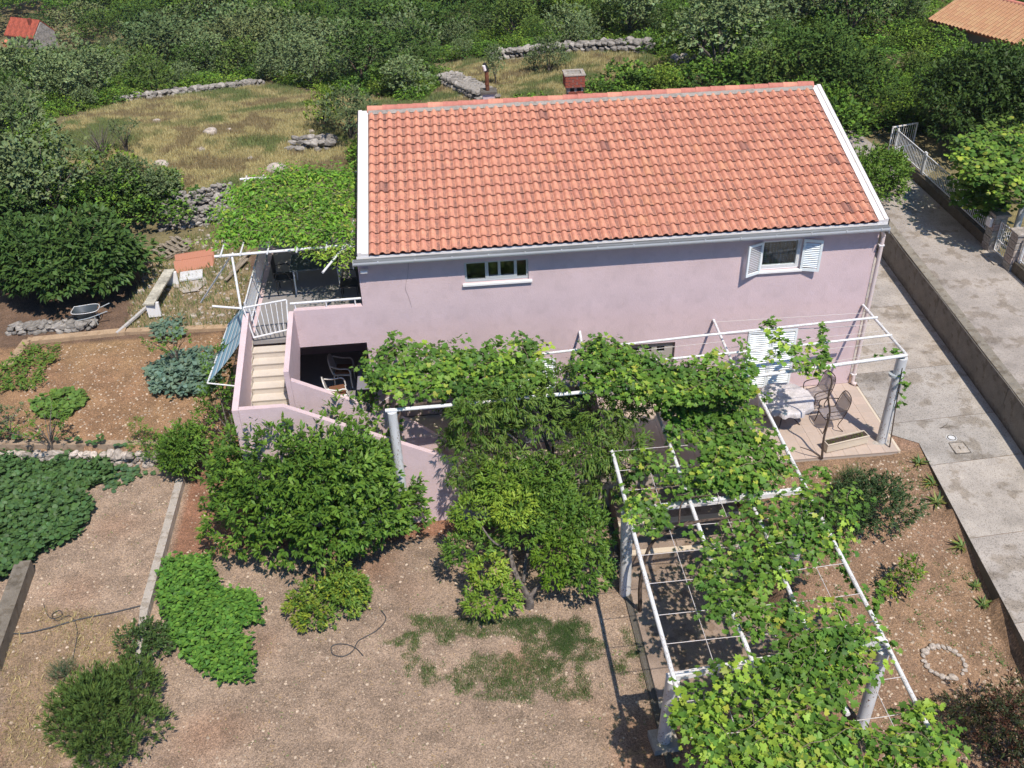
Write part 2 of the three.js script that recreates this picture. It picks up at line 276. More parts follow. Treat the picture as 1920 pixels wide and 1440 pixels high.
function plant(name, label, cat, p, o) {                            // thing > crown, trunk / stem
  const t = thing(name, label, cat, p, 0, o.group), L = new Leaves();
  crown(L, o.blobs, o); if (o.extra) o.extra(L);
  obj(o.crownName || 'crown', L.geo(), o.mat || leafMat, t);
  if (o.limbs) obj(o.stemName || 'trunk', o.limbs.map(l => tube(l[0], l[1], l[2])), o.bark || M.bark, t);
  return t;
}
const sub = (a, b) => [a[0] - b[0], a[1] - b[1], a[2] - b[2]];

// ---------------------------------------------------------------- house
const house = thing('pink_house', 'two storey pink plastered house with an orange tiled gable roof', 'house');
const rect = (x0, x1, y0, y1) => { const p = new THREE.Path(); p.moveTo(x0, y0); p.lineTo(x1, y0); p.lineTo(x1, y1); p.lineTo(x0, y1); p.closePath(); return p; };
{
  const s = new THREE.Shape([[-0.34, 0], [12.4, 0], [12.4, 4.8], [-0.32, 4.8], [-0.32, 3.42], [-1.99, 3.42], [-1.99, 2.37], [-0.34, 2.38]].map(p => new THREE.Vector2(...p)));
  s.holes.push(rect(2.2, 3.75, 3.86, 4.42), rect(9.5, 10.5, 3.65, 4.46), rect(9.42, 10.74, 0.06, 1.9), rect(5.6, 7.52, 0.03, 1.73), rect(3.3, 4.42, 0.3, 1.5));
  const ext = new THREE.ExtrudeGeometry(s, { depth: 0.16, bevelEnabled: false }); ext.translate(0, 0, -0.16);
  obj('wall', [ext,
    prism([[-10.4, -0.2], [-0.165, -0.2], [-0.165, 4.8], [-5.2, 6.15], [-10.4, 3.5]], 0.2, 'x', -0.32), prism([[-10.4, -0.2], [-0.165, -0.2], [-0.165, 4.8], [-5.2, 6.15], [-10.4, 3.5]], 0.2, 'x', 12.2),
    box2(-0.12, 12.2, -0.2, 3.5, -10.4, -10.2)].map(q => metreUV(q, 0.5)), M.pink, house);
  obj('floor', [box2(-3.05, 12.1, -0.14, -0.005, -10.1, -0.17), box2(-0.1, 12.1, 2.45, 2.65, -10.1, -0.17)], M.terrTile, house);
  obj('inner_wall', [box2(-3.06, 1.4, 0, 2.44, -3.5, -3.35), box2(1.4, 1.55, 0, 2.44, -3.5, -0.17)], M.pink, house);
}
// roof: underlay, tiles, ridge, verges
const SL = Math.atan2(1.52, 5.406), RL = Math.hypot(1.52, 5.406), cosS = Math.cos(SL), sinS = Math.sin(SL);
const onRoof = (x, t, n = 0) => [x, 4.881 + t * sinS + n * cosS, 0.2 - t * cosS + n * sinS];
const roof = obj('roof', [prism([[0.14, 4.80], [-5.206, 6.30], [-10.55, 3.62], [-10.55, 3.5], [-5.206, 6.2], [0.14, 4.70]], 12.1, 'x', 0.05), prism([[-5.25, 6.395], [-10.75, 3.62], [-10.75, 3.57], [-5.25, 6.34]], 12.2, 'x', 0)], M.ridge, house);
{
  const w = 12.2 / 51, qs = [0, 0.07, 0.16, 0.25, 0.31, 0.37, 0.46, 0.55, 0.62, 0.82, 1], prof = q => q < 0.62 ? 0.062 * Math.pow(Math.sin(Math.PI * q / 0.62), 0.85) : 0.004 * Math.sin(Math.PI * (q - 0.62) / 0.38);
  const geos = [];
  for (let v = 0; v < 12; v++) {
    const p = [], uv = [], ix = [], v0 = rr(0, 1), n = qs.length, len = 0.44, ju = (v % 4) / 4, wob = rr(-0.002, 0.004);
    for (const [z, lift] of [[0, 0.05 + wob], [-len, 0.006]]) for (const q of qs) { p.push(q * w, prof(q) + lift, z); uv.push(ju + q / 4.001, v0 - z / 1.3); }
    for (const q of qs) { p.push(q * w, prof(q) + 0.05 + wob, 0.0); uv.push(ju + q / 4.001, v0); }
    for (const q of qs) { p.push(q * w, prof(q) + 0.012 + wob, -0.045); uv.push(ju + q / 4.001, v0 + 0.02); }
    for (let i = 0; i < n - 1; i++) { ix.push(i, i + 1, n + i, i + 1, n + i + 1, n + i); ix.push(2 * n + i, 3 * n + i, 2 * n + i + 1, 2 * n + i + 1, 3 * n + i, 3 * n + i + 1); }
    const q = new THREE.BufferGeometry(); q.setAttribute('position', new THREE.Float32BufferAttribute(p, 3)); q.setAttribute('uv', new THREE.Float32BufferAttribute(uv, 2)); q.setIndex(ix); q.computeVertexNormals(); geos.push(q);
  }
  const mats = [M.clay, M.clay.clone(), M.clay.clone(), M.clay.clone()]; mats[1].color.setRGB(0.845, 0.39, 0.26); mats[2].color.setRGB(0.79, 0.355, 0.245); mats[3].color.setRGB(0.84, 0.395, 0.245); mats.push(M.clay.clone()); mats[4].color.setRGB(0.5, 0.235, 0.175);
  const rest = [[], [], [], [], []], step = RL / 15.15; let made = 0;
  const m4 = new THREE.Matrix4(), e = new THREE.Euler();
  for (let c = 0; c < 15; c++) for (let k = 0; k < 51; k++) {
    const gi = geos[Math.floor(R() * 12)], mi = R() < 0.018 ? 4 : Math.floor(R() * R() * 4), pos = onRoof(k * w, c * step - 0.03 + rr(-0.004, 0.004), 0.0), rot = SL + rr(-0.006, 0.006), ry = rr(-0.006, 0.006);
    if (made < 300) { const o = obj('roof_tile', gi, mats[mi], roof); o.position.set(...pos); o.rotation.set(rot, ry, 0); made++; }
    else { e.set(rot, ry, 0); m4.makeRotationFromEuler(e).setPosition(...pos); rest[mi].push(gi.clone().applyMatrix4(m4)); }
  }
  rest.forEach((r, i) => { const o = obj('roof_tiles', r, mats[i], roof); o.userData.kind = 'stuff'; });
  const rt = []; for (let v = 0; v < 3; v++) { const q = new THREE.CylinderGeometry(0.135, 0.125, 0.46, 12, 1, true, -Math.PI / 2, Math.PI).rotateZ(Math.PI / 2).rotateX(0); q.translate(0, -0.03, 0); const u = q.attributes.uv; for (let i = 0; i < u.count; i++) u.setXY(i, u.getX(i) * 0.13 + 0.02, u.getY(i) * 0.3 + v * 0.3); rt.push(q); }
  for (let k = 0; k < 30; k++) { const o = obj('ridge_tile', rt[k % 3], k % 4 ? M.ridge : mats[2], roof); o.position.set(0.2 + k * 0.4075, 6.47 + rr(-0.006, 0.006), -5.23); o.rotation.set(0, rr(-0.01, 0.01), -0.02); o.material.side = THREE.DoubleSide; }
  obj('ridge_mortar', metreUV(prism([[-5.03, 6.40], [-5.09, 6.475], [-5.23, 6.53], [-5.37, 6.475], [-5.43, 6.40]], 12.2, 'x', 0), 0.5), M.mortar, house);
  for (const [x0, x1] of [[-0.27, -0.012], [12.212, 12.455]]) for (let k = 0; k < 5; k++) {
    const a = k * RL / 5 + 0.004, b = (k + 1) * RL / 5 - 0.004, pa = onRoof(0, a), pb = onRoof(0, b);
    obj('verge_board', [prism([[pa[2], pa[1] + 0.05], [pb[2], pb[1] + 0.05], [pb[2], pb[1] - 0.10], [pa[2], pa[1] - 0.10]], x1 - x0, 'x', x0), prism([[pa[2], pa[1] + 0.075], [pb[2], pb[1] + 0.075], [pb[2], pb[1] + 0.051], [pa[2], pa[1] + 0.051]], 0.1, 'x', x0 < 0 ? x0 : x1 - 0.1)], M.verge, house);
  }
  for (const x of [-0.3, 12.46]) obj('gable_flashing', prism([[0.19, 4.93], [-5.206, 6.45], [-5.206, 6.29], [0.19, 4.77]], 0.028, 'x', x), M.black, house);
}
// gutter, fascia, downpipe
{
  const s = new THREE.Shape(); s.absarc(0, 0, 0.092, Math.PI, 2 * Math.PI); s.lineTo(0.098, 0.016); s.lineTo(0.076, 0.016); s.lineTo(0.08, 0); s.absarc(0, 0, 0.08, 2 * Math.PI, Math.PI, true); s.lineTo(-0.092, 0.03); s.closePath();
  const q = new THREE.ExtrudeGeometry(s, { depth: 12.84, bevelEnabled: false, curveSegments: 10 }); q.rotateY(-Math.PI / 2).rotateY(Math.PI).translate(-0.39, 4.775, 0.295);
  obj('gutter', [q, box(0.006, 0.16, 0.18, -0.388, 4.73, 0.295), box(0.006, 0.16, 0.18, 12.446, 4.73, 0.295)], M.gutter, house);
  obj('gutter_shade_liner', new THREE.CylinderGeometry(0.0785, 0.0785, 12.8, 14, 1, true, 0, Math.PI).rotateZ(Math.PI / 2).rotateX(Math.PI / 2).translate(6.03, 4.775, 0.295), mat([0.2, 0.225, 0.25], 0.8, { side: THREE.DoubleSide, map: rockMap }), house);  // added liner: the shade of the gutter hollow is put into its dark colour
  obj('fascia', [box2(-0.3, 12.45, 4.79, 4.865, 0.165, 0.2), box2(-0.3, 12.4, 4.72, 4.788, 0.002, 0.163)], M.white, house);
  for (let k = 0; k < 15; k++) obj('gutter_bracket', [box(0.03, 0.012, 0.2, 0.2 + k * 0.86, 4.80, 0.295), box(0.03, 0.05, 0.012, 0.2 + k * 0.86, 4.785, 0.392)], M.gutter, house);
  const dp = obj('downpipe', [tube([[12.3, 4.7, 0.28], [12.38, 4.58, 0.2], [12.47, 4.45, 0.09]], 0.045, 0.045, 10, 10), bar([12.47, 4.47, 0.085], [12.47, 0.1, 0.085], 0.05, 12), tube([[12.47, 0.14, 0.085], [12.48, 0.07, 0.1], [12.55, 0.045, 0.16]], 0.052, 0.056, 8, 10)], M.pipe, house);
  for (const y of [4.2, 0.35]) obj('pipe_clamp', [box(0.13, 0.03, 0.115, 12.46, y, 0.08)], M.white, dp);
}
obj('wall_dark_line', tube([[0.887,4.514,0.02], [0.828,4.14,0.012], [0.752,3.854,0.012], [0.808,3.612,0.012], [0.859,3.308,0.012]], 0.0035, 0.002, 20, 5), mat([0.2, 0.17, 0.17], 0.9), house);  // thin dark line down the front wall, drawn as a tube
// windows
function pane(parent, x0, x1, y0, y1, z) { return obj('pane', box2(x0, x1, y0, y1, z - 0.003, z + 0.003), M.glass, parent); }
function frame(name, parent, x0, x1, y0, y1, z, t = 0.05, d = 0.05, m = M.alu) { return obj(name, [box2(x0, x1, y0, y0 + t, z - d, z), box2(x0, x1, y1 - t, y1, z - d, z), box2(x0, x0 + t, y0 + t, y1 - t, z - d, z), box2(x1 - t, x1, y0 + t, y1 - t, z - d, z)], m, parent); }
function slatted(parent, w, h, n) {                                  // louvred shutter, hinge edge at x = 0, lying in the x-y plane
  const gr = new THREE.Group(); gr.name = 'shutter'; parent.add(gr);
  obj('shutter_frame', [box2(0, 0.055, 0, h, -0.02, 0.02), box2(w - 0.055, w, 0, h, -0.02, 0.02), box2(0.055, w - 0.055, 0, 0.07, -0.02, 0.02), box2(0.055, w - 0.055, h - 0.07, h, -0.02, 0.02)], M.shutter, gr);
  const sg = box(w - 0.112, 0.008, 0.045, 0, 0, 0, 0, 0.7);
  for (let k = 0; k < n; k++) { const o = obj('slat', sg, M.shutter, gr); o.position.set(w / 2, 0.1 + (h - 0.2) * (k + 0.5) / n, 0); }
  obj('hinge', [bar([0.002, h * 0.2, 0.022], [0.002, h * 0.2 + 0.06, 0.022], 0.012, 6), bar([0.002, h * 0.75, 0.022], [0.002, h * 0.75 + 0.06, 0.022], 0.012, 6)], M.alu, gr);
  return gr;
}
{
  const w = frame('window', house, 2.2, 3.75, 3.87, 4.42, -0.05, 0.055, 0.06);
  obj('sash', [box2(2.70, 2.78, 3.925, 4.365, -0.1, -0.045), box2(3.01, 3.075, 3.925, 4.365, -0.12, -0.07), box2(3.40, 3.47, 3.925, 4.365, -0.1, -0.045), box2(2.78, 3.40, 3.925, 3.985, -0.1, -0.045)], M.alu, w);
  pane(w, 2.255, 2.70, 3.925, 4.365, -0.09); pane(w, 2.78, 3.40, 3.985, 4.365, -0.085); pane(w, 3.47, 3.695, 3.925, 4.365, -0.09);
  obj('window_sill', [box2(2.14, 3.83, 3.81, 3.858, -0.15, 0.075)], M.white, house);
  const r = frame('window', house, 9.5, 10.5, 3.66, 4.46, -0.04, 0.05, 0.07, M.white);
  obj('sash', [box2(9.55, 10.45, 3.71, 3.77, -0.1, -0.03), box2(10.39, 10.45, 3.77, 4.41, -0.1, -0.03)], M.greyWhite, r); pane(r, 9.55, 10.39, 3.77, 4.41, -0.07);
  obj('window_sill', [box2(9.45, 10.56, 3.6, 3.648, -0.14, 0.07)], M.white, house);
  const cur = new THREE.MeshStandardMaterial({ color: C(0.28, 0.28, 0.30), roughness: 0.95, map: tex(256, (u, v) => { const a = (u * 12) % 1 - 0.5, b = (v * 16) % 1 - 0.5; return a * a + b * b < 0.02 ? 1 : 0.52; }) });
  { const q = new THREE.PlaneGeometry(1.1, 0.95, 60, 1), p = q.attributes.position; for (let i = 0; i < p.count; i++) p.setZ(i, 0.02 * Math.sin(p.getX(i) * 45)); q.computeVertexNormals(); q.translate(10, 4.05, -0.2); obj('curtain', q, cur, r); }
  const a = slatted(house, 0.46, 0.86, 13); a.position.set(9.5, 3.61, 0.03); a.rotation.y = Math.PI + 0.42; a.userData.label = 'left louvred shutter swung open';
  const b = slatted(house, 0.46, 0.86, 13); b.position.set(10.51, 3.61, 0.03); b.rotation.y = -0.28;
  // ground floor: closed shutters on the patio door, grey door panel, small shuttered window
  const d1 = slatted(house, 0.65, 1.8, 26); d1.position.set(9.43, 0.08, 0.012); const d2 = slatted(house, 0.65, 1.8, 26); d2.position.set(10.085, 0.08, 0.012);
  frame('door_frame', house, 9.42, 10.74, 0.06, 1.9, -0.06, 0.04, 0.06, M.white); obj('door_panel', box2(9.44, 10.72, 0.08, 1.88, -0.15, -0.125), M.white, house);
  const e1 = slatted(house, 0.54, 1.18, 17); e1.position.set(3.31, 0.31, 0.02); const e2 = slatted(house, 0.54, 1.18, 17); e2.position.set(3.86, 0.31, 0.02); obj('pane', box2(3.3, 4.42, 0.3, 1.5, -0.13, -0.122), M.glass, house);
  const door = obj('garage_door', [box2(5.6, 7.52, 0.03, 1.40, -0.14, -0.10), box2(5.6, 7.52, 1.56, 1.73, -0.14, -0.10), ...[5.6, 5.93, 6.27, 6.6, 6.93, 7.27].map(x => box2(x, x + (x > 7.2 ? 0.25 : 0.14), 1.40, 1.56, -0.14, -0.10))], mat([0.36, 0.335, 0.30], 0.8), house);
  obj('door_light', [box2(5.62, 7.5, 1.38, 1.58, -0.128, -0.12)], M.glass, door);
}
// floodlight under the eaves
{ const l = obj('floodlight', [rbox(0.17, 0.06, 0.16, 0.012, -0.17, 4.45, 0.13), box2(-0.2, -0.14, 4.38, 4.43, 0, 0.12)], M.white, house); obj('light_glass', box2(-0.245, -0.095, 4.413, 4.418, 0.06, 0.2), M.greyWhite, l); }
// chimneys
{
  const ch = obj('brick_chimney', [box2(5.44, 5.86, 6.3, 6.58, -5.75, -5.37), box2(5.36, 5.88, 6.72, 7.04, -5.78, -5.31), box2(5.42, 5.5, 6.58, 6.72, -5.75, -5.37), box2(5.61, 5.68, 6.58, 6.72, -5.75, -5.37), box2(5.80, 5.86, 6.58, 6.72, -5.75, -5.37)], M.mortar, house);
  const bg = box(0.2, 0.062, 0.02), bh = box(0.1, 0.062, 0.02);
  for (let r = 0; r < 4; r++) { let x = 5.352 + (r % 2 ? 0.11 : 0); if (r % 2) { const o = obj('brick', bh, M.brick, ch); o.position.set(5.405, 6.765 + r * 0.076, -5.305); } for (; x < 5.8; x += 0.22) { const o = obj('brick', x + 0.2 > 5.9 ? bh : bg, M.brick, ch); o.position.set(x + (x + 0.2 > 5.9 ? 0.05 : 0.1) + 0.005, 6.765 + r * 0.076, -5.305); } for (let k = 0; k < 2; k++) { const o = obj('brick', bg, M.brick, ch); o.rotation.y = Math.PI / 2; o.position.set(5.355, 6.765 + r * 0.076, -5.65 + k * 0.22); } }
  for (let r = 0; r < 3; r++) for (let k = 0; k < 2; k++) { const o = obj('brick', bg, M.brick, ch); o.position.set(5.545 + k * 0.212, 6.42 + r * 0.075, -5.365 + r * 0.012); }
  obj('chimney_cap', [box2(5.33, 5.91, 7.045, 7.075, -5.38, -5.28), box2(5.33, 5.91, 7.045, 7.075, -5.81, -5.71), box2(5.33, 5.43, 7.045, 7.075, -5.71, -5.38), box2(5.81, 5.91, 7.045, 7.075, -5.71, -5.38)], M.conc, ch);
  const p = obj('flue_chimney', [box2(3.11, 3.43, 6.25, 6.66, -5.68, -5.38)], M.pink, house);
  obj('flue_cap', box2(3.06, 3.49, 6.665, 6.72, -5.72, -5.33), M.oldConc, p);
  obj('flue_pipe', [bar([3.25, 6.72, -5.5], [3.24, 7.26, -5.5], 0.055, 12), bar([3.24, 6.88, -5.5], [3.24, 6.91, -5.5], 0.062, 12)], M.rust, p);
  obj('flue_cowl', [bar([3.24, 7.24, -5.5], [3.19, 7.46, -5.47], 0.06, 12, 0.05), bar([3.235, 7.25, -5.5], [3.235, 7.30, -5.5], 0.064, 12)], M.black, p);
  obj('flue_flap', [bar([3.2, 7.28, -5.44], [3.165, 7.42, -5.42], 0.042, 8)], M.white, p);
}
// terrace and stairs
{
  obj('terrace_slab', [metreUV(box2(-3.06, -0.33, 2.46, 2.79, -5.6, -0.17), 0.5)], M.pink, house); obj('terrace_floor', [box2(-3.05, -0.33, 2.791, 2.8, -5.58, -0.175), box2(-3.05, -2.115, 2.7, 2.8, -0.174, 0.25)], M.terrTile, house);
  obj('terrace_wall', [prism([[-5.6, -1.2], [-5.6, 2.79], [-0.1, 2.79], [-0.1, 3.42], [0.05, 3.42], [2.92, 2.68], [2.92, -1.2]], 0.14, 'x', -3.2), box2(-3.06, -0.33, -0.2, 2.45, -5.6, -5.45)].map(q => metreUV(q, 0.5)), M.pink, house);
  const st = obj('stair_wall', [prism([[-3.055, -1.25], [-3.055, 2.68], [-2.08, 2.68], [1.7, 0.72], [1.7, -1.25]], 0.13, 'z', 2.79), prism([[-1.985, 0], [-1.985, 2.72], [0.14, 1.59], [0.83, 1.14], [1.5, 0.55], [1.5, 0]], 0.13, 'z', 1.84), prism([[0.002, 3.42], [1.97, 2.98], [1.97, 1.3], [0.002, 2.36]], 0.12, 'x', -2.11)].map(q => metreUV(q, 0.5)), M.pink, house);
  const ns = box(0.94, 0.03, 0.012), step = (w, h, d, x, y, z) => { obj('stair_step', [metreUV(box(w, h, d, x, y - h / 2, z), 0.8)], M.stairTile, house); };
  const gr = mat([0.36, 0.32, 0.27], 0.9);
  for (let k = 1; k < 8; k++) { const y = 2.8 - 0.165 * k, z = 0.25 + 0.27 * k; step(0.95, 0.165, 0.275, -2.585, y, z - 0.135); obj('step_nosing', box(0.95, 0.025, 0.016, -2.585, y - 0.013, z + 0.0085), gr, house); obj('skirting', [box(0.012, 0.1, 0.26, -3.053, y + 0.05, z - 0.14), box(0.012, 0.19, 0.05, -3.053, y + 0.09, z - 0.25)], M.stairTile, house); }
  // winder treads at the turn, then the lower flight beside the house
  const wind = (pts, y) => { obj('stair_step', metreUV(prism(pts, 0.18, 'y', y), 0.8), M.stairTile, house); };
  wind([[-3.055, 2.14], [-2.0, 2.0], [-2.0, 1.98], [-3.055, 1.98]], 1.64); wind([[-3.055, 2.14], [-2.0, 1.98], [-2.62, 2.78], [-3.055, 2.78]], 1.47); wind([[-2.62, 2.785], [-2.0, 1.985], [-1.985, 1.985], [-1.95, 2.785]], 1.31);
  for (let k = 0; k < 8; k++) { const x = -1.95 + k * 0.4, y = 1.145 - k * 0.145; obj('stair_step', metreUV(box2(x, x + 0.4, y - 0.3, y, 1.975, 2.785), 0.8), M.stairTile, house); obj('step_nosing', box(0.016, 0.025, 0.8, x + 0.409, y - 0.013, 2.38), gr, house); obj('skirting', box(0.3, 0.1, 0.012, x + 0.2, y + 0.052, 1.981), M.stairTile, house); }
  obj('stair_step', metreUV(box2(1.25, 2.1, -0.25, 0.0, 1.975, 2.785), 0.8), M.stairTile, house);
}
// flaked paint on the inner stair wall
{ const fl = mat([0.24, 0.19, 0.185], 0.95, { map: rockMap }); for (const [p, r] of [[[-0.316,1.791,1.972], 0.13], [[-0.377,1.921,1.972], 0.07], [[-0.234,1.736,1.972], 0.06], [[0.166,1.187,1.972], 0.09]]) { const n = 11, q = []; for (let i = 0; i < n; i++) { const a = i / n * 6.283, e = r * rr(0.45, 1.1); q.push([p[0] + e * Math.cos(a), p[1] + e * 1.2 * Math.sin(a)]); } obj('flaked_patch', prism(q, 0.003, 'z', 1.971), fl, house); } }
// ---------------------------------------------------------------- patio, path, driveway, road
{
  const slab = struct('patio', [box2(-3.05, 12.55, -1.2, -0.024, 0.002, 1.835), box2(1.72, 12.55, -1.2, -0.024, 1.84, 2.96)], M.grout);
  const tg = metreUV(box(0.327, 0.022, 0.327), 0.7), tg2 = tg.clone(), ms = [M.tile, mat([0.585, 0.475, 0.39], 0.55, { map: plasterMap }), mat([0.53, 0.44, 0.365], 0.6, { map: plasterMap })];
  for (let i = 0; i < 32; i++) for (let j = 0; j < 9; j++) { const x = 12.37 - i * 0.3325, z = 0.17 + j * 0.33; if (z > 1.75 && x < 2.1) continue; const o = obj('floor_tile', i % 2 ? tg : tg2, ms[Math.floor(R() * 3)], slab); o.position.set(x, -0.012 + rr(-0.001, 0.001), z); }
  obj('edge_trim', box2(12.535, 12.6, -0.1, 0.004, 0.2, 2.96), M.cream, slab);
}
{
  const p = struct('garden_path', [metreUV(box2(5.35, 8.25, -1.4, -0.45, 2.965, 4.3), 0.5), metreUV(box2(5.35, 8.25, -1.4, -0.74, 4.302, 4.98), 0.5), metreUV(box2(5.35, 8.25, -1.4, -1.04, 4.982, 8.9), 0.5), metreUV(box2(5.35, 8.25, -1.6, -1.13, 8.902, 15), 0.5)], mat([0.40, 0.325, 0.285], 0.85, { map: concMap }));
  for (const [y, z] of [[-0.45, 4.3], [-0.74, 4.98], [-1.04, 8.9]]) obj('step_edge', box2(5.34, 8.26, y - 0.03, y + 0.006, z - 0.14, z + 0.012), M.cream, p);
  obj('path_kerb', box2(5.2, 5.345, -1.5, -1.06, 2.97, 15), M.oldConc, p);
}
function strip(pts, y, m, name, scale = 0.3) {                       // flat sheet over a polygon, y may vary with z
  const s = new THREE.ShapeGeometry(new THREE.Shape(pts.map(p => new THREE.Vector2(p[0], -p[1])))); s.rotateX(-Math.PI / 2);
  const q = s.attributes.position; for (let i = 0; i < q.count; i++) q.setY(i, typeof y === 'number' ? y : y(q.getX(i), q.getZ(i))); s.computeVertexNormals(); return metreUV(s, scale);
}
{
  const dy = (x, z) => 0.004 - 0.04 * Math.max(0, z - 2.5);
  const ex = z => 13.2 - 0.077 * (z - 2.3), wx = z => 15.72 - 0.065 * z;
  const dr = new THREE.Group(); dr.name = 'driveway'; dr.userData.kind = 'structure'; scene.add(dr);
  const tones = [[0.53, 0.51, 0.495], [0.515, 0.495, 0.485], [0.55, 0.52, 0.495], [0.48, 0.468, 0.462], [0.505, 0.497, 0.492]];
  const zs = [-11, -7.2, -3.6, -0.35, 1.9, 3.55, 5.95, 8.3, 10.8, 14, 19];
  for (let k = 0; k < zs.length - 1; k++) { const a = zs[k] + 0.006, b = zs[k + 1] - 0.006, L = z => z < 2.6 ? 12.61 : ex(z), t = -0.3;
    const pts = []; for (let i = 0; i <= 4; i++) { const z = mix(a, b, i / 4); pts.push([wx(z), z + t * 0.5]); } for (let i = 4; i >= 0; i--) { const z = mix(a, b, i / 4); pts.push([L(z), z]); }
    const top = strip(pts, dy, null, '', 0.23 + 0.05 * (k % 3)), o = obj('concrete_slab', top, mat(tones[k % 5], 0.95, { map: concMap, bumpMap: concBump, bumpScale: 0.008 }), dr); }
  const side = []; for (let z = 2.9; z < 18.9; z += 1) { const a = ex(z), b = ex(z + 1); side.push(beam([a + 0.05, dy(0, z) - 0.5, z], [b + 0.05, dy(0, z + 1) - 0.5, z + 1], 0.1, 0.99)); } 
  obj('slab_edge', side.map(q => metreUV(q, 0.5)), M.oldConc, dr);
  const mc = [14.052,-0.017,2.631], ci = [14.075,-0.033,3.02];
  const cover = obj('drain_cover', [new THREE.CylinderGeometry(0.13, 0.13, 0.012, 20).translate(mc[0], mc[1] + 0.018, mc[2])], M.greyWhite, dr); obj('cover_rim', new THREE.TorusGeometry(0.1, 0.012, 6, 20).rotateX(Math.PI / 2).translate(mc[0], mc[1] + 0.026, mc[2]), M.oldConc, cover);
  const ic = obj('inspection_cover', [box(0.36, 0.012, 0.42, ci[0], ci[1] + 0.018, ci[2], 0.08)], M.conc, dr); obj('cover_slot', [box(0.02, 0.006, 0.42, ci[0] - 0.19, ci[1] + 0.025, ci[2]), box(0.02, 0.006, 0.42, ci[0] + 0.19, ci[1] + 0.025, ci[2]), box(0.36, 0.006, 0.02, ci[0], ci[1] + 0.025, ci[2] - 0.21), box(0.36, 0.006, 0.02, ci[0], ci[1] + 0.025, ci[2] + 0.21), box(0.02, 0.006, 0.13, ci[0], ci[1] + 0.028, ci[2])], M.oldConc, ic);
  // cracks in the slab: thin dark broken strips of soil
  const ck = [[13.948,-0.012,2.23], [14.185,-0.012,2.081], [14.373,-0.012,1.832], [14.548,-0.012,1.763]], ck2 = [[13.944,-0.012,2.207], [14.268,-0.012,2.203], [14.638,-0.012,2.16], [15.253,-0.012,2.057]];
  obj('slab_crack', [tube(ck.map(p => [p[0], p[1] - 0.004, p[2]]), 0.03, 0.012, 12, 5), tube(ck2.map(p => [p[0], p[1] - 0.004, p[2]]), 0.028, 0.008, 12, 5)].map(q => q.scale(1, 1, 1)), mat([0.07, 0.055, 0.045], 1), dr);
  // retaining wall and road above it
  const rw = thing('retaining_wall', 'long dark grey concrete retaining wall between driveway and upper road', 'wall');
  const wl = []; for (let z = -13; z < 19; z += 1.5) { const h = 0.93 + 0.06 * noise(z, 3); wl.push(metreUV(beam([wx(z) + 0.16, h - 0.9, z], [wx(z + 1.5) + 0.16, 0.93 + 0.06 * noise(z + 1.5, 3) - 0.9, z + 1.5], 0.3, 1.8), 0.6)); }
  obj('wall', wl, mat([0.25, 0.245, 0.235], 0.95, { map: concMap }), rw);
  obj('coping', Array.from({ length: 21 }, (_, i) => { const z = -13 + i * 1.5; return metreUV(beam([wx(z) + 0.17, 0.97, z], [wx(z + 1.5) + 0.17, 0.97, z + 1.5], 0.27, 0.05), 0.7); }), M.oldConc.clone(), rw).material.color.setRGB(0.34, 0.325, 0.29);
  const rp = [[wx(19) + 0.3, 19], [wx(-13) + 0.3, -13], [15.5, -20], [18.2, -20], [18.62, -12.8], [18.72, 19]];
  struct('road', strip(rp, 0.975, null, '', 0.31), M.road);
}

// ---------------------------------------------------------------- patio pergola against the house
{
  const t = thing('patio_pergola', 'white pipe pergola fixed to the front wall above the patio', 'pergola');
  const F0 = [0.179,2.53,3.14], F1 = [1.58,2.444,3], F2 = [3.534,2.358,2.8], F3 = [8.734,2.418,2.72], F4 = [12.293,2.676,2.7];
  obj('front_beam', [bar(F0, F1, 0.045), bar(F1, F2, 0.045), bar(F2, F3, 0.045), bar(F3, F4, 0.045)], M.whiteMetal, t);
  const mid = [[3.316,2.369,1.9], [5.283,2.469,1.9], [8.614,2.561,1.9], [12.288,2.702,1.85]], back = [[3.513,2.455,1.23], [7.611,2.659,1.23], [12.283,2.684,1]];
  for (const q of [mid, back]) for (let i = 0; i < q.length - 1; i++) obj('cross_pipe', bar(q[i], q[i + 1], 0.032), M.whiteMetal, t);
  for (const [a, b] of [[[12.343,2.463,0.03], F4], [[8.459,2.332,0.03], [8.332,2.409,2.72]], [[5.018,2.266,0.03], [4.825,2.375,2.8]]]) obj('rafter', bar(a, b, 0.036), M.whiteMetal, t);
  for (const [a, b] of [[[8.377,2.439,0.3], [12.418,2.424,0.35]], [[8.447,2.554,1.1], [12.404,2.55,1.1]], [[8.428,2.44,1.5], [12.295,2.605,1.5]], [[8.414,2.56,2.15], [12.267,2.697,2.15]], [[8.978,2.321,2.5], [12.272,2.697,2.5]], [[4.947,2.296,1.2], [8.432,2.433,1.2]], [[3.588,2.331,2.3], [8.511,2.455,2.3]]]) obj('wire', bar(a, b, 0.007, 5), M.wire, t);
  const pb = [12.278,-0.03,2.544], pt = [12.248,2.568,2.62];
  const p1 = obj('post', [bar(pb, pt, 0.125, 20)], M.greyWhite, t); obj('post_ring', bar([12.158,2.108,2.6], [12.158,2.046,2.6], 0.128, 20), M.alu, p1);
  obj('footing', [stone(0.24, 0.4, 2).translate(pb[0], pb[1] - 0.02, pb[2] + 0.05)], M.conc, t);
  const lt = [0.328,2.486,3.14]; obj('post', bar([lt[0] + 0.03, -1.15, lt[2]], lt, 0.11, 20), M.greyWhite, t);
}
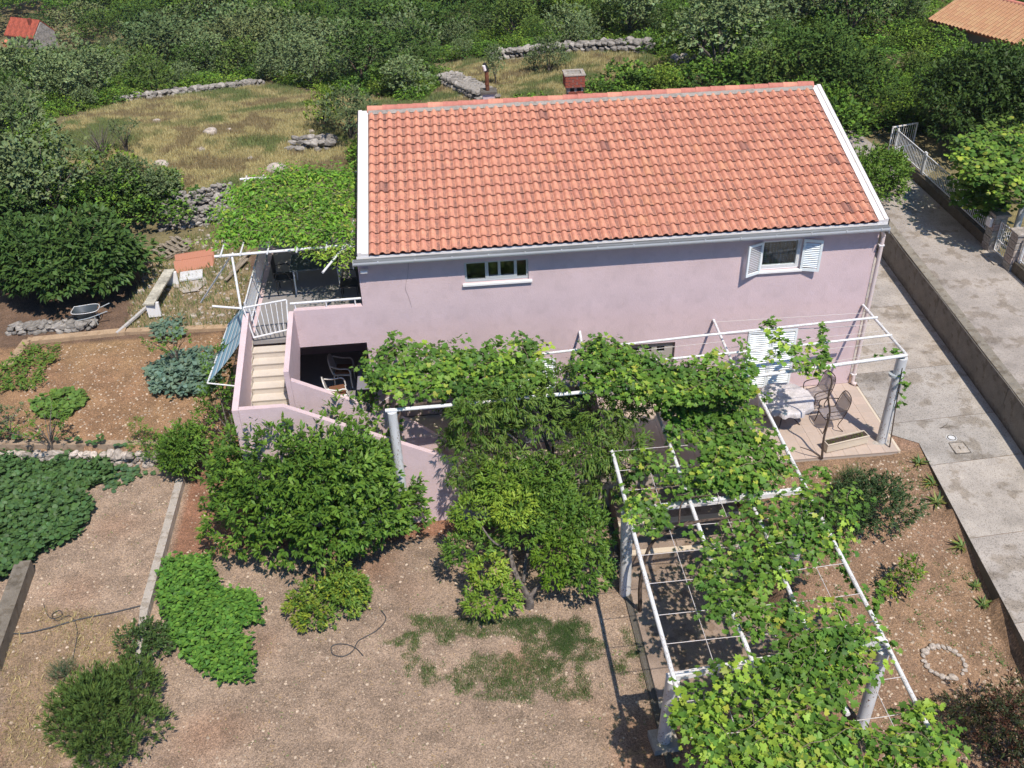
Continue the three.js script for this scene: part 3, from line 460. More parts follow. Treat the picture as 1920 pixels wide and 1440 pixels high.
// ---------------------------------------------------------------- long pergola over the garden path
{
  const t = thing('path_pergola', 'long white pipe pergola over the stepped garden path', 'pergola');
  const Ls = [[[5.172,3.995],[5.155,5.872],[5.135,7.53],[5.14,10.131],[5.155,11.225]], [[6.469,2.586],[6.498,4.141],[6.491,6],[6.487,8.041],[6.569,9.542],[6.605,11.118]], [[7.763,2.793],[7.755,5.819],[7.76,6.809],[7.737,8.82],[7.764,9.581],[7.821,11.253]], [[9.033,2.415],[9.017,5.989],[9.033,9.379],[9.014,11.302],[9.015,12.007]]];
  for (const q of Ls) obj('long_pipe', q.slice(1).map((p, i) => bar([q[i][0], 1.56, q[i][1]], [p[0], 1.56, p[1]], 0.045)), M.whiteMetal, t);
  for (const [a, b] of [[[5.085,1.448,5.79], [8.879,1.639,5.79]], [[5.097,1.297,9.94], [8.919,1.77,9.94]]]) obj('cross_beam', beam([a[0], a[1] - 0.07, a[2]], [b[0], b[1] - 0.07, b[2]], 0.11, 0.11), M.whiteMetal, t);
  const lb = [5.254,-1.08,9.662], ltp = [5.219,1.192,9.94], mb = [5.234,-1.1,5.792], mt = [5.176,1.402,5.8];
  obj('post', bar(mb, mt, 0.13, 20), M.greyWhite, t); obj('post', bar(lb, ltp, 0.13, 20), M.greyWhite, t);
  obj('post', bar([9.02, -0.75, 5.82], [9.0, 1.45, 5.8], 0.12, 20), M.greyWhite, t); obj('post', bar([8.98, -1.1, 9.95], [8.98, 1.45, 9.95], 0.12, 20), M.greyWhite, t);
  obj('footing', metreUV(box(0.5, 0.22, 0.46, lb[0], -1.06, lb[2], 0.1), 0.7), M.conc, t);
  for (let z = 4.05; z < 12; z += rr(0.58, 0.8)) { const a = lin(4, 11.2, z); obj('wire', tube([[5.12 + rr(-.02, .02), 1.6, z], [6.45, 1.57, z - 0.05], [7.75, 1.58, z - 0.03], [9.02, 1.61, z - 0.08]], 0.008, 0.008, 6, 5), M.wire, t); }
  for (const x of [5.85, 7.1, 8.4]) obj('wire', bar([x, 1.585, 3.7], [x + 0.06, 1.585, 11.8], 0.008, 5), M.wire, t);
  obj('tie', [new THREE.TorusGeometry(0.07, 0.012, 6, 14).translate([8.978,1.762,9.94][0], 1.6, 9.9), new THREE.TorusGeometry(0.05, 0.012, 6, 14).rotateY(1).translate(7.85, 1.6, 8.9)], M.white, t);
}
// ---------------------------------------------------------------- patio furniture
{
  const t = thing('round_table', 'round patio table under a pale grey cloth on thin dark legs', 'table', [10.1, 0, 1.43]);
  const q = new THREE.BufferGeometry(), P = [], I = [], n = 64, rings = [0, 0.3, 0.55, 0.66, 0.69, 0.705, 0.71], ys = [0.745, 0.745, 0.745, 0.743, 0.725, 0.68, 0.61];
  rings.forEach((r, k) => { for (let i = 0; i < n; i++) { const a = i / n * 6.2832, wv = k > 3 ? (k - 3) * 0.012 * Math.sin(a * 11 + Math.sin(a * 3)) : 0, sc = k === 6 ? 0.02 * Math.cos(a * 18) : 0; P.push((r + wv) * Math.cos(a), ys[k] + sc + 0.004 * noise(i * 0.3, k), (r + wv) * Math.sin(a)); } });
  for (let k = 0; k < 6; k++) for (let i = 0; i < n; i++) { const a = k * n + i, b = k * n + (i + 1) % n; I.push(a, b, a + n, b, b + n, a + n); }
  q.setAttribute('position', new THREE.Float32BufferAttribute(P, 3)); q.setIndex(I); q.computeVertexNormals(); const u = new Float32Array(P.length / 3 * 2); for (let i = 0; i < P.length / 3; i++) { u[2 * i] = P[3 * i]; u[2 * i + 1] = P[3 * i + 2]; } q.setAttribute('uv', new THREE.BufferAttribute(u, 2));
  const cm = new THREE.MeshStandardMaterial({ color: C(0.66, 0.64, 0.645), roughness: 0.8, side: THREE.DoubleSide, map: tex(512, (x, y) => { const a = fbmT(x, y, 9); return 0.86 + 0.3 * (a - 0.5) + 0.12 * (noiseT(x, y, 60) - 0.5); }) });
  obj('tabletop', new THREE.CylinderGeometry(0.65, 0.65, 0.03, 40).translate(0, 0.725, 0), M.iron, t);
  for (let k = 0; k < 4; k++) { const a = k * 1.571 + 0.5; obj('leg', tube([[0.12 * Math.cos(a), 0.7, 0.12 * Math.sin(a)], [0.1 * Math.cos(a), 0.35, 0.1 * Math.sin(a)], [0.46 * Math.cos(a), 0, 0.46 * Math.sin(a)]], 0.016, 0.016, 10), M.iron, t); }
  const c = obj('tablecloth', q.translate(10.1, 0.003, 1.43), cm); tag(c, 'pale grey marbled cloth draped over the round patio table', 'tablecloth');
}
{
  const mesh = new THREE.MeshStandardMaterial({ color: C(0.30, 0.27, 0.27), roughness: 0.7, side: THREE.DoubleSide, transparent: true, opacity: 0.55 });
  const ch = thing('mesh_chair', 'dark framed mesh patio chair nearer the pink wall, beside round table', 'chair', [11.12, 0, 0.93], 0.25, 'mesh patio chairs');
  const W = 0.26; // faces -x
  obj('backrest', [prism([[-W + 0.02, 0], [W - 0.02, 0], [W - 0.05, 0.52], [-W + 0.05, 0.52]], 0.006, 'x', 0).rotateZ(-0.3).translate(0.2, 0.44, 0)], mesh, ch);
  obj('seat', [box(0.44, 0.008, 0.48, -0.02, 0.42, 0, 0, 0, 0.05)], mesh, ch);
  const bk = [[0.2, 0.43, -W], [0.29, 0.72, -W], [0.345, 0.9, -W + 0.04], [0.365, 0.97, -W + 0.12], [0.365, 0.97, W - 0.12], [0.345, 0.9, W - 0.04], [0.29, 0.72, W], [0.2, 0.43, W]];
  obj('frame', [tube(bk, 0.012, 0.012, 40, 7), tube([[0.2, 0.43, -W], [-0.1, 0.41, -W], [-0.24, 0.43, -W + 0.03], [-0.24, 0.43, W - 0.03], [-0.1, 0.41, W], [0.2, 0.43, W]], 0.012, 0.012, 40, 7), bar([0.33, 0.86, -W + 0.05], [0.33, 0.86, W - 0.05], 0.008)], M.iron, ch);
  for (const s of [-1, 1]) obj('armrest', tube([[0.27, 0.66, s * W], [0.02, 0.68, s * (W + 0.03)], [-0.2, 0.66, s * (W + 0.02)], [-0.24, 0.6, s * W], [-0.2, 0.42, s * W]], 0.013, 0.013, 24, 7), M.iron, ch);
  for (const s of [-1, 1]) { obj('leg', tube([[-0.2, 0.42, s * W], [-0.23, 0.2, s * W], [-0.27, 0.01, s * (W + 0.01)]], 0.012, 0.012, 10, 7), M.iron, ch); obj('leg', tube([[0.2, 0.43, s * W], [0.1, 0.2, s * W], [0.26, 0.01, s * (W + 0.01)]], 0.012, 0.012, 10, 7), M.iron, ch); }
  dup(ch, [11.2, 0, 1.8], 0.05, 'dark framed mesh patio chair nearer the planter, beside round table');
}
{
  const a = [10.733,0,2.835], b = [11.869,0,2.596], L = Math.hypot(b[0] - a[0], b[2] - a[2]), ang = Math.atan2(-(b[2] - a[2]), b[0] - a[0]);
  const t = thing('planter_trough', 'long cream planter trough with dark soil at the patio edge', 'planter', [(a[0] + b[0]) / 2, 0, (a[2] + b[2]) / 2 - 0.1], ang);
  obj('trough', [box2(-L / 2, L / 2, 0.05, 0.27, 0.1, 0.12), box2(-L / 2, L / 2, 0.05, 0.27, -0.12, -0.1), box2(-L / 2, -L / 2 + 0.02, 0.05, 0.27, -0.1, 0.1), box2(L / 2 - 0.02, L / 2, 0.05, 0.27, -0.1, 0.1), box2(-L / 2, L / 2, 0.03, 0.05, -0.12, 0.12), box2(-L / 2 - 0.012, L / 2 + 0.012, 0.25, 0.275, 0.121, 0.135)], M.cream, t);
  obj('soil', box2(-L / 2 + 0.02, L / 2 - 0.02, 0.19, 0.235, -0.1, 0.1), mat([0.05, 0.035, 0.025], 1), t);
  for (const x of [-0.42, 0.42]) obj('foot', box(0.12, 0.03, 0.2, x, 0.015, 0), M.brick, t);
  const l = new Leaves(); for (let k = 0; k < 60; k++) { const d = rdir(); l.add(T.oval, rr(-0.5, 0.5), 0.235, rr(-0.08, 0.08), [d[0], 0.6, d[2]], [d[2], 0.5, d[0]], rr(0.03, 0.07), vary([0.12, 0.16, 0.03])); } obj('seedlings', l.geo(), leafMat, t);
}
{ const t = thing('blue_tub', 'pale blue round tub on the path under the near vine', 'tub', [8.585,-1.03,7.402]); obj('tub', new THREE.CylinderGeometry(0.19, 0.15, 0.26, 24, 1, true).translate(0, 0.13, 0), mat([0.5, 0.62, 0.66], 0.5, { side: THREE.DoubleSide }), t); obj('rim', new THREE.TorusGeometry(0.19, 0.015, 8, 24).rotateX(Math.PI / 2).translate(0, 0.26, 0), mat([0.55, 0.66, 0.7], 0.5), t); obj('base', new THREE.CylinderGeometry(0.15, 0.15, 0.02, 24).translate(0, 0.012, 0), mat([0.5, 0.62, 0.66], 0.5), t); }
// black corner seat under the pergola, mostly behind the peach tree
{
  const t = thing('black_sofa', 'black cushioned garden sofa under the pergola, behind the peach tree', 'sofa', [4.1, 0, 0.75]);
  obj('seat', rbox(2.3, 0.28, 0.8, 0.06, 0, 0.27, 0), M.black, t); obj('backrest', rbox(2.3, 0.4, 0.22, 0.06, 0, 0.58, -0.38), M.black, t); for (const s of [-1, 1]) obj('armrest', rbox(0.22, 0.5, 0.85, 0.06, s * 1.2, 0.3, 0), M.black, t); for (const s of [-1, 1]) obj('cushion', rbox(0.95, 0.14, 0.62, 0.06, s * 0.5, 0.48, 0.05), mat([0.03, 0.033, 0.045], 0.9), t);
  const u = thing('low_table', 'low dark table in front of the black sofa', 'table', [3.6, 0, 1.75]); obj('tabletop', rbox(1.1, 0.05, 0.6, 0.015, 0, 0.42, 0), mat([0.07, 0.08, 0.1], 0.4), u); for (const x of [-0.48, 0.48]) for (const z of [-0.24, 0.24]) obj('leg', box(0.05, 0.4, 0.05, x, 0.2, z), M.black, u);
}
// ---------------------------------------------------------------- loggia under the terrace
{
  const ch = thing('garden_chair', 'white plastic armchair with brown cushion, nearer loggia opening', 'chair', [-1.35, 0, -0.75], Math.PI / 2 + 0.2, 'white plastic chairs in the loggia');
  const wp = mat([0.66, 0.66, 0.64], 0.4);
  { const s = new THREE.Shape(); s.moveTo(-0.22, 0); s.quadraticCurveTo(-0.27, 0.42, -0.12, 0.5); s.quadraticCurveTo(0, 0.54, 0.12, 0.5); s.quadraticCurveTo(0.27, 0.42, 0.22, 0); s.closePath(); obj('backrest', new THREE.ExtrudeGeometry(s, { depth: 0.03, bevelEnabled: false }).rotateX(-0.22).translate(0, 0.42, -0.26), wp, ch); }
  obj('seat', rbox(0.48, 0.035, 0.48, 0.015, 0, 0.42, 0), wp, ch); for (const s of [-1, 1]) obj('armrest', tube([[s * 0.25, 0.74, -0.3], [s * 0.28, 0.66, -0.05], [s * 0.27, 0.64, 0.2], [s * 0.26, 0.4, 0.25]], 0.024, 0.02, 14), wp, ch);
  for (const x of [-0.22, 0.22]) for (const z of [-0.22, 0.22]) obj('leg', bar([x * 1.1, 0, z * 1.1], [x, 0.42, z], 0.022, 7), wp, ch); obj('cushion', rbox(0.42, 0.07, 0.42, 0.03, 0, 0.475, 0.0), mat([0.16, 0.07, 0.035], 0.95), ch);
  dup(ch, [-1.25, 0, -1.75], Math.PI / 2 + 0.1, 'white plastic armchair with brown cushion, deeper in the loggia');
  const t = thing('loggia_table', 'rectangular table with grey cloth inside the loggia', 'table', [-0.35, 0, -1.2]); obj('tabletop', rbox(0.9, 0.05, 1.7, 0.02, 0, 0.72, 0), mat([0.20, 0.20, 0.24], 0.8), t); for (const x of [-0.38, 0.38]) for (const z of [-0.75, 0.75]) obj('leg', box(0.05, 0.7, 0.05, x, 0.35, z), wp, t);
  obj('placemat', box(0.6, 0.008, 0.8, 0.08, 0.75, 0.1), M.black, t);
  const m = thing('red_machine', 'glossy red rounded garden machine just behind the stair wall', 'machine', [-0.42, 0, 0.75], 0.3);
  obj('body', [new THREE.SphereGeometry(0.36, 24, 16).scale(1, 0.62, 1.1).translate(0, 0.42, 0)], new THREE.MeshPhysicalMaterial({ color: C(0.42, 0.015, 0.03), roughness: 0.25, clearcoat: 1 }), m); obj('hood', new THREE.SphereGeometry(0.27, 20, 12, 0, 6.3, 0, 1.2).scale(1, 0.6, 1.05).translate(0, 0.56, 0), new THREE.MeshPhysicalMaterial({ color: C(0.015, 0.015, 0.017), roughness: 0.12, clearcoat: 1 }), m); for (const [x, z] of [[-0.3, -0.28], [0.3, -0.28], [-0.3, 0.3], [0.3, 0.3]]) obj('wheel', new THREE.CylinderGeometry(0.13, 0.13, 0.09, 16).rotateZ(Math.PI / 2).translate(x, 0.13, z), M.black, m); obj('handle', tube([[0.12, 0.5, -0.2], [0.35, 0.7, -0.35], [0.6, 0.85, -0.3]], 0.014, 0.014, 12), M.whiteMetal, m);
}
// ---------------------------------------------------------------- terrace: railing, gate, table, chair, pergola
{
  const t = thing('terrace_railing', 'white metal railing of thin bars along the left terrace edge', 'railing');
  for (const y of [3.66, 3.0]) obj('rail', bar([-3.13, y, -0.1], [-3.13, y, -5.5], 0.022), M.whiteMetal, t);
  const bg = bar([0, 3.0, 0], [0, 3.66, 0], 0.009, 6); for (let z = -0.2; z > -5.5; z -= 0.105) { const o = obj('bar', bg, M.whiteMetal, t); o.position.set(-3.13, 0, z); }
  for (const z of [-0.1, -1.9, -3.7, -5.5]) obj('post', bar([-3.13, 2.75, z], [-3.13, 3.7, z], 0.026), M.whiteMetal, t);
  const h = thing('parapet_handrail', 'white pipe handrail above the terrace parapet', 'handrail'); obj('rail', bar([-2.06, 3.58, -0.09], [-0.34, 3.6, -0.09], 0.03), M.whiteMetal, h); for (const x of [-1.95, -1.2, -0.5]) obj('post', bar([x, 3.41, -0.09], [x, 3.58, -0.09], 0.018), M.whiteMetal, h);
  const a = [-3.148,3.642,0.06], b = [-2.1,3.78,0.06], c = [-2.991,2.932,0.3], d = [-2.134,3.089,0.3];
  const gt = thing('stair_gate', 'white barred metal gate at the top of the stairs', 'gate');
  obj('gate_frame', [bar(a, b, 0.024), bar(c, d, 0.024), bar(a, c, 0.02), bar(b, d, 0.02)], M.whiteMetal, gt); for (let k = 1; k < 8; k++) { const s = k / 8, A = a.map((v, i) => mix(v, b[i], s)), B = c.map((v, i) => mix(v, d[i], s)); obj('bar', bar(A, B, 0.011, 6), M.whiteMetal, gt); }
  const tb = thing('terrace_table', 'dark topped terrace table with white legs under the green vine', 'table', [-1.62, 2.8, -2.35], 0.05); obj('tabletop', rbox(1.3, 0.035, 0.95, 0.01, 0, 0.72, 0), mat([0.09, 0.11, 0.12], 0.25), tb); for (const x of [-0.58, 0.58]) for (const z of [-0.4, 0.4]) obj('leg', bar([x, 0, z], [x * 0.97, 0.7, z * 0.97], 0.022), M.whiteMetal, tb);
  const ch = thing('terrace_chair', 'black chair left of the terrace table', 'chair', [-2.45, 2.8, -2.15], Math.PI / 2); obj('seat', rbox(0.46, 0.05, 0.46, 0.02, 0, 0.43, 0), M.black, ch); obj('backrest', rbox(0.46, 0.5, 0.03, 0.012, 0, 0.72, -0.24), M.black, ch); for (const x of [-0.2, 0.2]) for (const z of [-0.2, 0.2]) obj('leg', bar([x, 0, z], [x, 0.42, z], 0.013, 6), M.black, ch); for (const s of [-1, 1]) obj('armrest', tube([[s * 0.23, 0.65, -0.22], [s * 0.25, 0.66, 0.1], [s * 0.23, 0.42, 0.2]], 0.015, 0.015, 10), M.black, ch);
  dup(ch, [-0.75, 2.8, -1.6], -Math.PI / 2, 'black chair right of the terrace table by the house wall');
  const p = thing('terrace_pergola', 'white pipe pergola frame over the side terrace', 'pergola');
  const fl = [-3.778,4.6,-0.833], fr = [-0.456,4.6,-0.978];
  obj('front_beam', bar(fl, fr, 0.035), M.whiteMetal, p); for (const x of [-3.62, -3.15, -2.5, -1.8, -1.1, -0.5]) obj('rafter', bar([x, 4.64, -0.72], [x, 4.64, -5.6], 0.024), M.whiteMetal, p);
  obj('back_beam', bar([-3.8, 4.6, -5.5], [-0.4, 4.6, -5.5], 0.035), M.whiteMetal, p);
  const pp = [-3.38,4.595,-0.62], pq = [-3.249,3.5,-0.12]; obj('post', bar(pq, [fl[0] + 0.4, 4.6, -0.9], 0.03), M.whiteMetal, p); obj('post', bar([-3.13, 2.8, -5.45], [-3.2, 4.6, -5.5], 0.03), M.whiteMetal, p);
  obj('brace', bar([fl[0] + 0.42, 4.6, -0.95], [-4.75, 2.6, -2.2], 0.022), M.whiteMetal, p); obj('arm', bar([-3.903,3.653,-0.1], [-3.264,3.542,-0.1], 0.028), M.whiteMetal, p);
  const cl = thing('drying_arm', 'white pipe arm with clothes lines jutting from the terrace pergola', 'clothes line'); obj('arm', bar([-0.62, 4.62, -1.0], [-1.144,4.45,0.067], 0.03), M.whiteMetal, cl); for (let k = 0; k < 6; k++) { const q = k / 6; obj('line', bar([-0.66 - q * 0.35, 4.62 - q * 0.1, -0.9 + q * 0.5], [-0.34, 4.66, -1.6 + q * 0.9], 0.005, 5), M.wire, cl); }
  // awning on the outer stair wall
  const aw = thing('striped_awning', 'blue and white striped awning on the outer stair wall', 'awning'), q = new THREE.PlaneGeometry(1, 1, 18, 8), pz = q.attributes.position;
  for (let i = 0; i < pz.count; i++) { const u = pz.getX(i) + 0.5, v = 0.5 - pz.getY(i); pz.setXYZ(i, mix(-3.21, -4.38 + 0.1 * v, u), mix(2.95, 1.62, u) - 0.14 * Math.sin(u * 3.14) * 0.6, mix(0.12, -2.7, v)); } q.computeVertexNormals();
  obj('fabric', q, new THREE.MeshPhysicalMaterial({ roughness: 0.9, side: THREE.DoubleSide, transmission: 0.2, thickness: 0, map: tex(512, (u, v) => { const s = (u * 6.2 + 0.15 * noiseT(u, v, 3)) % 1, k = 0.96 + 0.06 * (noiseT(u, v, 128) - 0.5); return s < 0.34 ? [0.80 * k, 0.88 * k, 0.90 * k] : s < 0.5 ? [0.36 * k, 0.60 * k, 0.72 * k] : s < 0.62 ? [0.62 * k, 0.78 * k, 0.84 * k] : s < 0.86 ? [0.40 * k, 0.66 * k, 0.78 * k] : [0.34 * k, 0.44 * k, 0.56 * k]; }) }), aw);
  obj('frame', [bar([-4.4, 1.6, 0.14], [-3.2, 1.45, 0.3], 0.02), bar([-4.4, 1.6, 0.14], [-4.28, 1.6, -2.72], 0.02), bar([-4.28, 1.6, -2.72], [-3.2, 1.45, -2.75], 0.02)], M.whiteMetal, aw);
}
// ---------------------------------------------------------------- stone ring, kerbs, hoses
{
  for (let k = 0; k < 21; k++) { const a = k / 21 * 6.283, e = 0.95 + 0.05 * Math.sin(a * 2 + 1), c = [11.149,-0.698,8.724]; if (k === 4) continue; const x = c[0] + Math.cos(a) * 0.4 * e + 0.02, z = c[2] + Math.sin(a) * 0.4 * e, r = rr(0.045, 0.08);
    const o = obj('ring_stone', stone(r, 0.6).rotateY(rr(0, 6)), M.paleRock); o.position.set(x, g(x, z) + r * 0.3, z); tag(o, 'fist sized pale stone in the ring of stones on bare soil', 'stone', 'stones of the ring beside the path pergola'); }
  const k1 = thing('concrete_kerb', 'narrow weathered concrete kerb running between the two lower beds', 'kerb'), A = [-5.505,-1.1,0.747], B = [-5.468,-1.1,5.237], D = [-5.179,-1.1,7.214];
  [[A, B], [B, D]].forEach(([a, b], i) => obj('kerb_block', metreUV(beam([a[0], -1.0, a[2]], [b[0], -1.0, b[2] - 0.01], i ? 0.17 : 0.19, 0.24), 0.7), M.conc, k1));
  const k2 = thing('stone_kerb', 'broad grey mossy kerb at the left edge of the lower garden', 'kerb'), E = [-8.573,-1.1,3.518], Fp = [-8.399,-1.1,6.445]; obj('kerb_block', metreUV(beam([E[0], -0.95, E[2]], [Fp[0], -0.95, Fp[2]], 0.36, 0.42), 0.7), M.oldConc.clone(), k2).material.color.setRGB(0.27, 0.25, 0.22);
  const hz = (name, label, pts, r) => tag(obj(name, tube(pts.map(p => [p[0], p[1] + 0.02 + r, p[2]]), r, r, pts.length * 8, 6), M.hose), label, 'hose');
  hz('garden_hose', 'thin dark hose lying in a loop on bare soil, centre of garden', [[-0.231,-1.1,5.699], [-0.121,-1.1,5.958], [-0.325,-1.1,6.267], [-0.708,-1.1,6.518], [-0.812,-1.1,6.766], [-0.998,-1.1,6.887], [-1.239,-1.1,6.803], [-1.263,-1.1,6.586], [-1.048,-1.1,6.552], [-0.77,-1.1,6.685], [-0.591,-1.1,6.919]], 0.011);
  hz('garden_hose', 'dark blue hose stretched across the lower left bed', [[-8.605,-1.1,5.352], [-8.111,-1.1,5.469], [-7.565,-1.1,5.38], [-6.923,-1.1,5.194], [-6.195,-1.1,5.075], [-5.491,-1.1,4.904]], 0.016);
  hz('garden_hose', 'thin coiled dark hose on the lower left bed', [[-7.883,-1.1,4.612], [-7.68,-1.1,4.983], [-7.532,-1.1,5.093], [-7.355,-1.1,5.02], [-7.456,-1.1,4.868], [-7.588,-1.1,4.978], [-7.418,-1.1,5.168], [-7.194,-1.1,5.054], [-6.912,-1.1,5.455], [-6.769,-1.1,6.278]], 0.008);
  hz('irrigation_hose', 'yellow hose beside the upper bed near the awning', [[-6.551,-0.6,-6.386], [-6.051,-0.6,-6.383], [-5.625,-0.6,-6.326], [-5.16,-0.6,-6.231]], 0.016).material = mat([0.6, 0.42, 0.05], 0.6);
}
// ---------------------------------------------------------------- beds' edges, rubble yard
function stoneWall(name, label, A, B, h, w, n, sz, m = M.rock, lean = 0.9) {  // dry stone wall: each stone its own piece
  const t = thing(name, label, 'wall'), L = Math.hypot(B[0] - A[0], B[2] - A[2]), var6 = Array.from({ length: 10 }, () => { const q = stone(sz, 0.55, 1), p = q.attributes.position; for (let i = 0; i < p.count; i++) { const f = sz * 0.42; p.setXYZ(i, Math.round(p.getX(i) / f) * f * 0.55 + p.getX(i) * 0.5, Math.max(-sz * 0.5, Math.min(sz * 0.42, p.getY(i) * 1.2)), Math.round(p.getZ(i) / f) * f * 0.5 + p.getZ(i) * 0.5); } q.computeVertexNormals(); return q; });
  const mats = [m, m.clone(), m.clone()]; mats[1].color.multiplyScalar(0.75); mats[2].color.multiplyScalar(1.2);
  const nx = -(B[2] - A[2]) / L, nz = (B[0] - A[0]) / L; let cnt = 0; const rest = [];
  const rows = Math.max(1, Math.round(h / (sz * 1.0))), per = Math.ceil(L / (sz * 1.7));
  for (let r = 0; r < rows; r++) for (let k = 0; k < per; k++) for (let q = 0; q < n; q++) {
    const s = (k + (r % 2) * 0.5 + rr(-0.2, 0.2)) / per, hh = h * (0.75 + 0.45 * noise(s * L * 0.5, 7)); if ((r + 0.5) / rows * h > hh) continue;
    const off = (q / Math.max(1, n - 1) - 0.5) * w * (n > 1 ? 1 : 0) * (1 - 0.35 * r / rows) + rr(-0.06, 0.06), x = mix(A[0], B[0], s) + nx * off, z = mix(A[2], B[2], s) + nz * off, y = g(x, z) + (r + 0.35) * h / rows;
    if (cnt++ < 290) { const o = obj('stone', pick(var6), pick(mats), t); o.position.set(x, y, z); o.rotation.set(rr(-0.4, 0.4), rr(0, 6), rr(-0.4, 0.4)); o.scale.setScalar(rr(0.7, 1.25)); }
    else rest.push(pick(var6).clone().rotateY(rr(0, 6)).scale(rr(0.7, 1.2), rr(0.7, 1.2), rr(0.7, 1.2)).translate(x, y, z));
  }
  if (rest.length) obj('stones', rest, m, t).userData.kind = 'stuff';
  return t;
}
{
  const E0 = [-11.008,-0.6,-1.149], E1 = [-6.211,-0.6,-0.55], E2 = [-4.426,-0.6,-0.42], ed = thing('bed_edging', 'tan concrete edging along the front of the upper bed', 'edging');
  obj('edging_block', metreUV(beam([E0[0], -0.73, E0[2] + 0.1], [E1[0], -0.73, E1[2] + 0.1], 0.2, 0.3), 0.6), mat([0.50, 0.39, 0.30], 0.95, { map: concMap }), ed); obj('edging_block', metreUV(beam([E1[0] + 0.02, -0.75, E1[2] + 0.1], [E2[0], -0.75, E2[2] + 0.1], 0.2, 0.28), 0.6), mat([0.47, 0.38, 0.30], 0.95, { map: concMap }), ed);
  stoneWall('dry_stone_edge', 'low pale rubble wall below the upper bed, by blue-green leaves', [E0[0], 0, E0[2] + 0.4], [E1[0], 0, E1[2] + 0.4], 0.42, 0.1, 1, 0.12, M.paleRock);
  const B0 = [-11.512,-0.55,-4.713], B1 = [-11.369,-0.55,-6.126], B2 = [-8.409,-0.55,-6.297], b2 = thing('bed_border', 'pale tan concrete border around the back of the upper bed', 'edging'), bm = mat([0.56, 0.42, 0.29], 0.95, { map: concMap });
  [[B0, B1], [B1, B2]].forEach(([a, b]) => obj('border_block', metreUV(beam([a[0], -0.56, a[2]], [b[0], -0.56, b[2]], 0.28, 0.16), 0.6), bm, b2)); obj('border_block', metreUV(beam([B2[0] + 0.02, -0.56, B2[2]], [-4.2, -0.56, B2[2] + 0.25], 0.24, 0.14), 0.6), bm, b2);
  stoneWall('rubble_row', 'row of grey stones behind the upper bed in the fig tree shade', [-12.144,-0.6,-6.878], [-9.395,-0.6,-6.832], 0.25, 0.3, 2, 0.14);
  stoneWall('dry_stone_wall', 'dry stone wall of pale grey rubble left of the terrace vine', [-8.752,-0.5,-13.818], [-5.943,-0.135,-14.125], 0.7, 0.7, 4, 0.125, M.rock);
  stoneWall('meadow_wall', 'long low stone wall along the top left of the dry meadow', [-15.899,-2.764,-35.244], [-8.954,-4.13,-41.453], 0.5, 0.9, 3, 0.2);
  stoneWall('meadow_wall', 'tumbled stone wall running down behind the rusty flue pipe', [2.58,-1.829,-32.718], [4.264,0.14,-23.379], 0.7, 1.0, 4, 0.2);
  stoneWall('meadow_wall', 'grey stone wall above the olive bush behind the brick chimney', [5.735,-2.584,-38.774], [13.899,-0.527,-32.16], 0.75, 0.8, 3, 0.24);
  stoneWall('stone_heap', 'small heap of grey stones in the meadow left of the roof', [-4.324,0.15,-19.435], [-2.517,0.16,-19.241], 0.45, 0.6, 2, 0.2);
  stoneWall('stone_heap', 'pale rock heap right of the meadow beyond the ridge', [13.768,0.173,-27.043], [15.569,0.266,-26.939], 0.6, 0.9, 2, 0.28);
  // white plank bench
  const a = [-7.499,-0,-9.241], b = [-7.708,0,-6.956], bn = thing('plank_bench', 'long white painted plank bench in the rubble yard', 'bench'); obj('seat', metreUV(beam(a, b, 0.34, 0.06), 1), mat([0.66, 0.66, 0.58], 0.7, { map: rockMap }), bn);
  for (const s of [0.06, 0.94]) obj('leg', box(0.4, 0.5, 0.09, mix(a[0], b[0], s) + 0.05, -0.27, mix(a[2], b[2], s), 0.06), M.white, bn);
  const wb = mat([0.45, 0.44, 0.42], 0.9); tag(obj('timber_pole', beam([-7.966,-0.4,-7.574], [-8.642,-0.5,-6.153], 0.09, 0.07), wb), 'grey timber pole lying below the white bench', 'pole');
  // pallet
  const pc = [-7.935,-0.5,-11.603], pl = thing('wooden_pallet', 'weathered wooden pallet lying in the rubble yard', 'pallet', [pc[0], pc[1] + 0.1, pc[2]], 0.75); pl.rotation.z = 0.12; const pm = mat([0.42, 0.36, 0.27], 0.9, { map: barkMap });
  for (let k = 0; k < 6; k++) obj('plank', box(0.1, 0.022, 1.0, -0.5 + k * 0.2, 0.11, 0), pm, pl); for (const z of [-0.44, 0, 0.44]) obj('bearer', box(1.15, 0.09, 0.08, 0, 0.05, z), pm, pl);
  // tile stack
  const tc = [-6.994,-0.5,-10.415], ts = thing('tile_stack', 'two rows of stacked orange roof tiles in the rubble yard', 'tiles', [tc[0], tc[1], tc[2]], 0.12), half = new THREE.CylinderGeometry(0.11, 0.09, 0.4, 8, 1, true, -1.57, 3.14).rotateZ(Math.PI / 2); const tm = mat([0.5, 0.23, 0.15], 0.9, { side: THREE.DoubleSide });
  for (let r = 0; r < 2; r++) for (let k = 0; k < 22; k++) { const o = obj('roof_tile', half, tm, ts); o.rotation.y = Math.PI / 2; o.rotation.z = 0; o.position.set(-0.6 + k * 0.058, 0.16, r * 0.5 - 0.25 - k * 0.006); o.rotation.x = 1.25; }
  tag(obj('paving_slab', metreUV(box(0.75, 0.06, 0.6, 0, 0, 0, 0.15), 1), M.greyWhite), 'square pale grey slab lying beside the tile stack', 'slab').position.set(...(p => [p[0], p[1] + 0.1, p[2]])([-6.91,-0.5,-9.513]));
  tag(obj('cement_patch', strip([[-7.216,-9.032],[-7.029,-9.379],[-6.455,-9.487],[-6.325,-9.019],[-6.564,-8.511],[-6.99,-8.433],[-7.192,-8.69]], g(-6, -9) + 0.03, null, '', 0.5), M.conc), 'pale dried cement patch on the ground below the slab', 'cement');
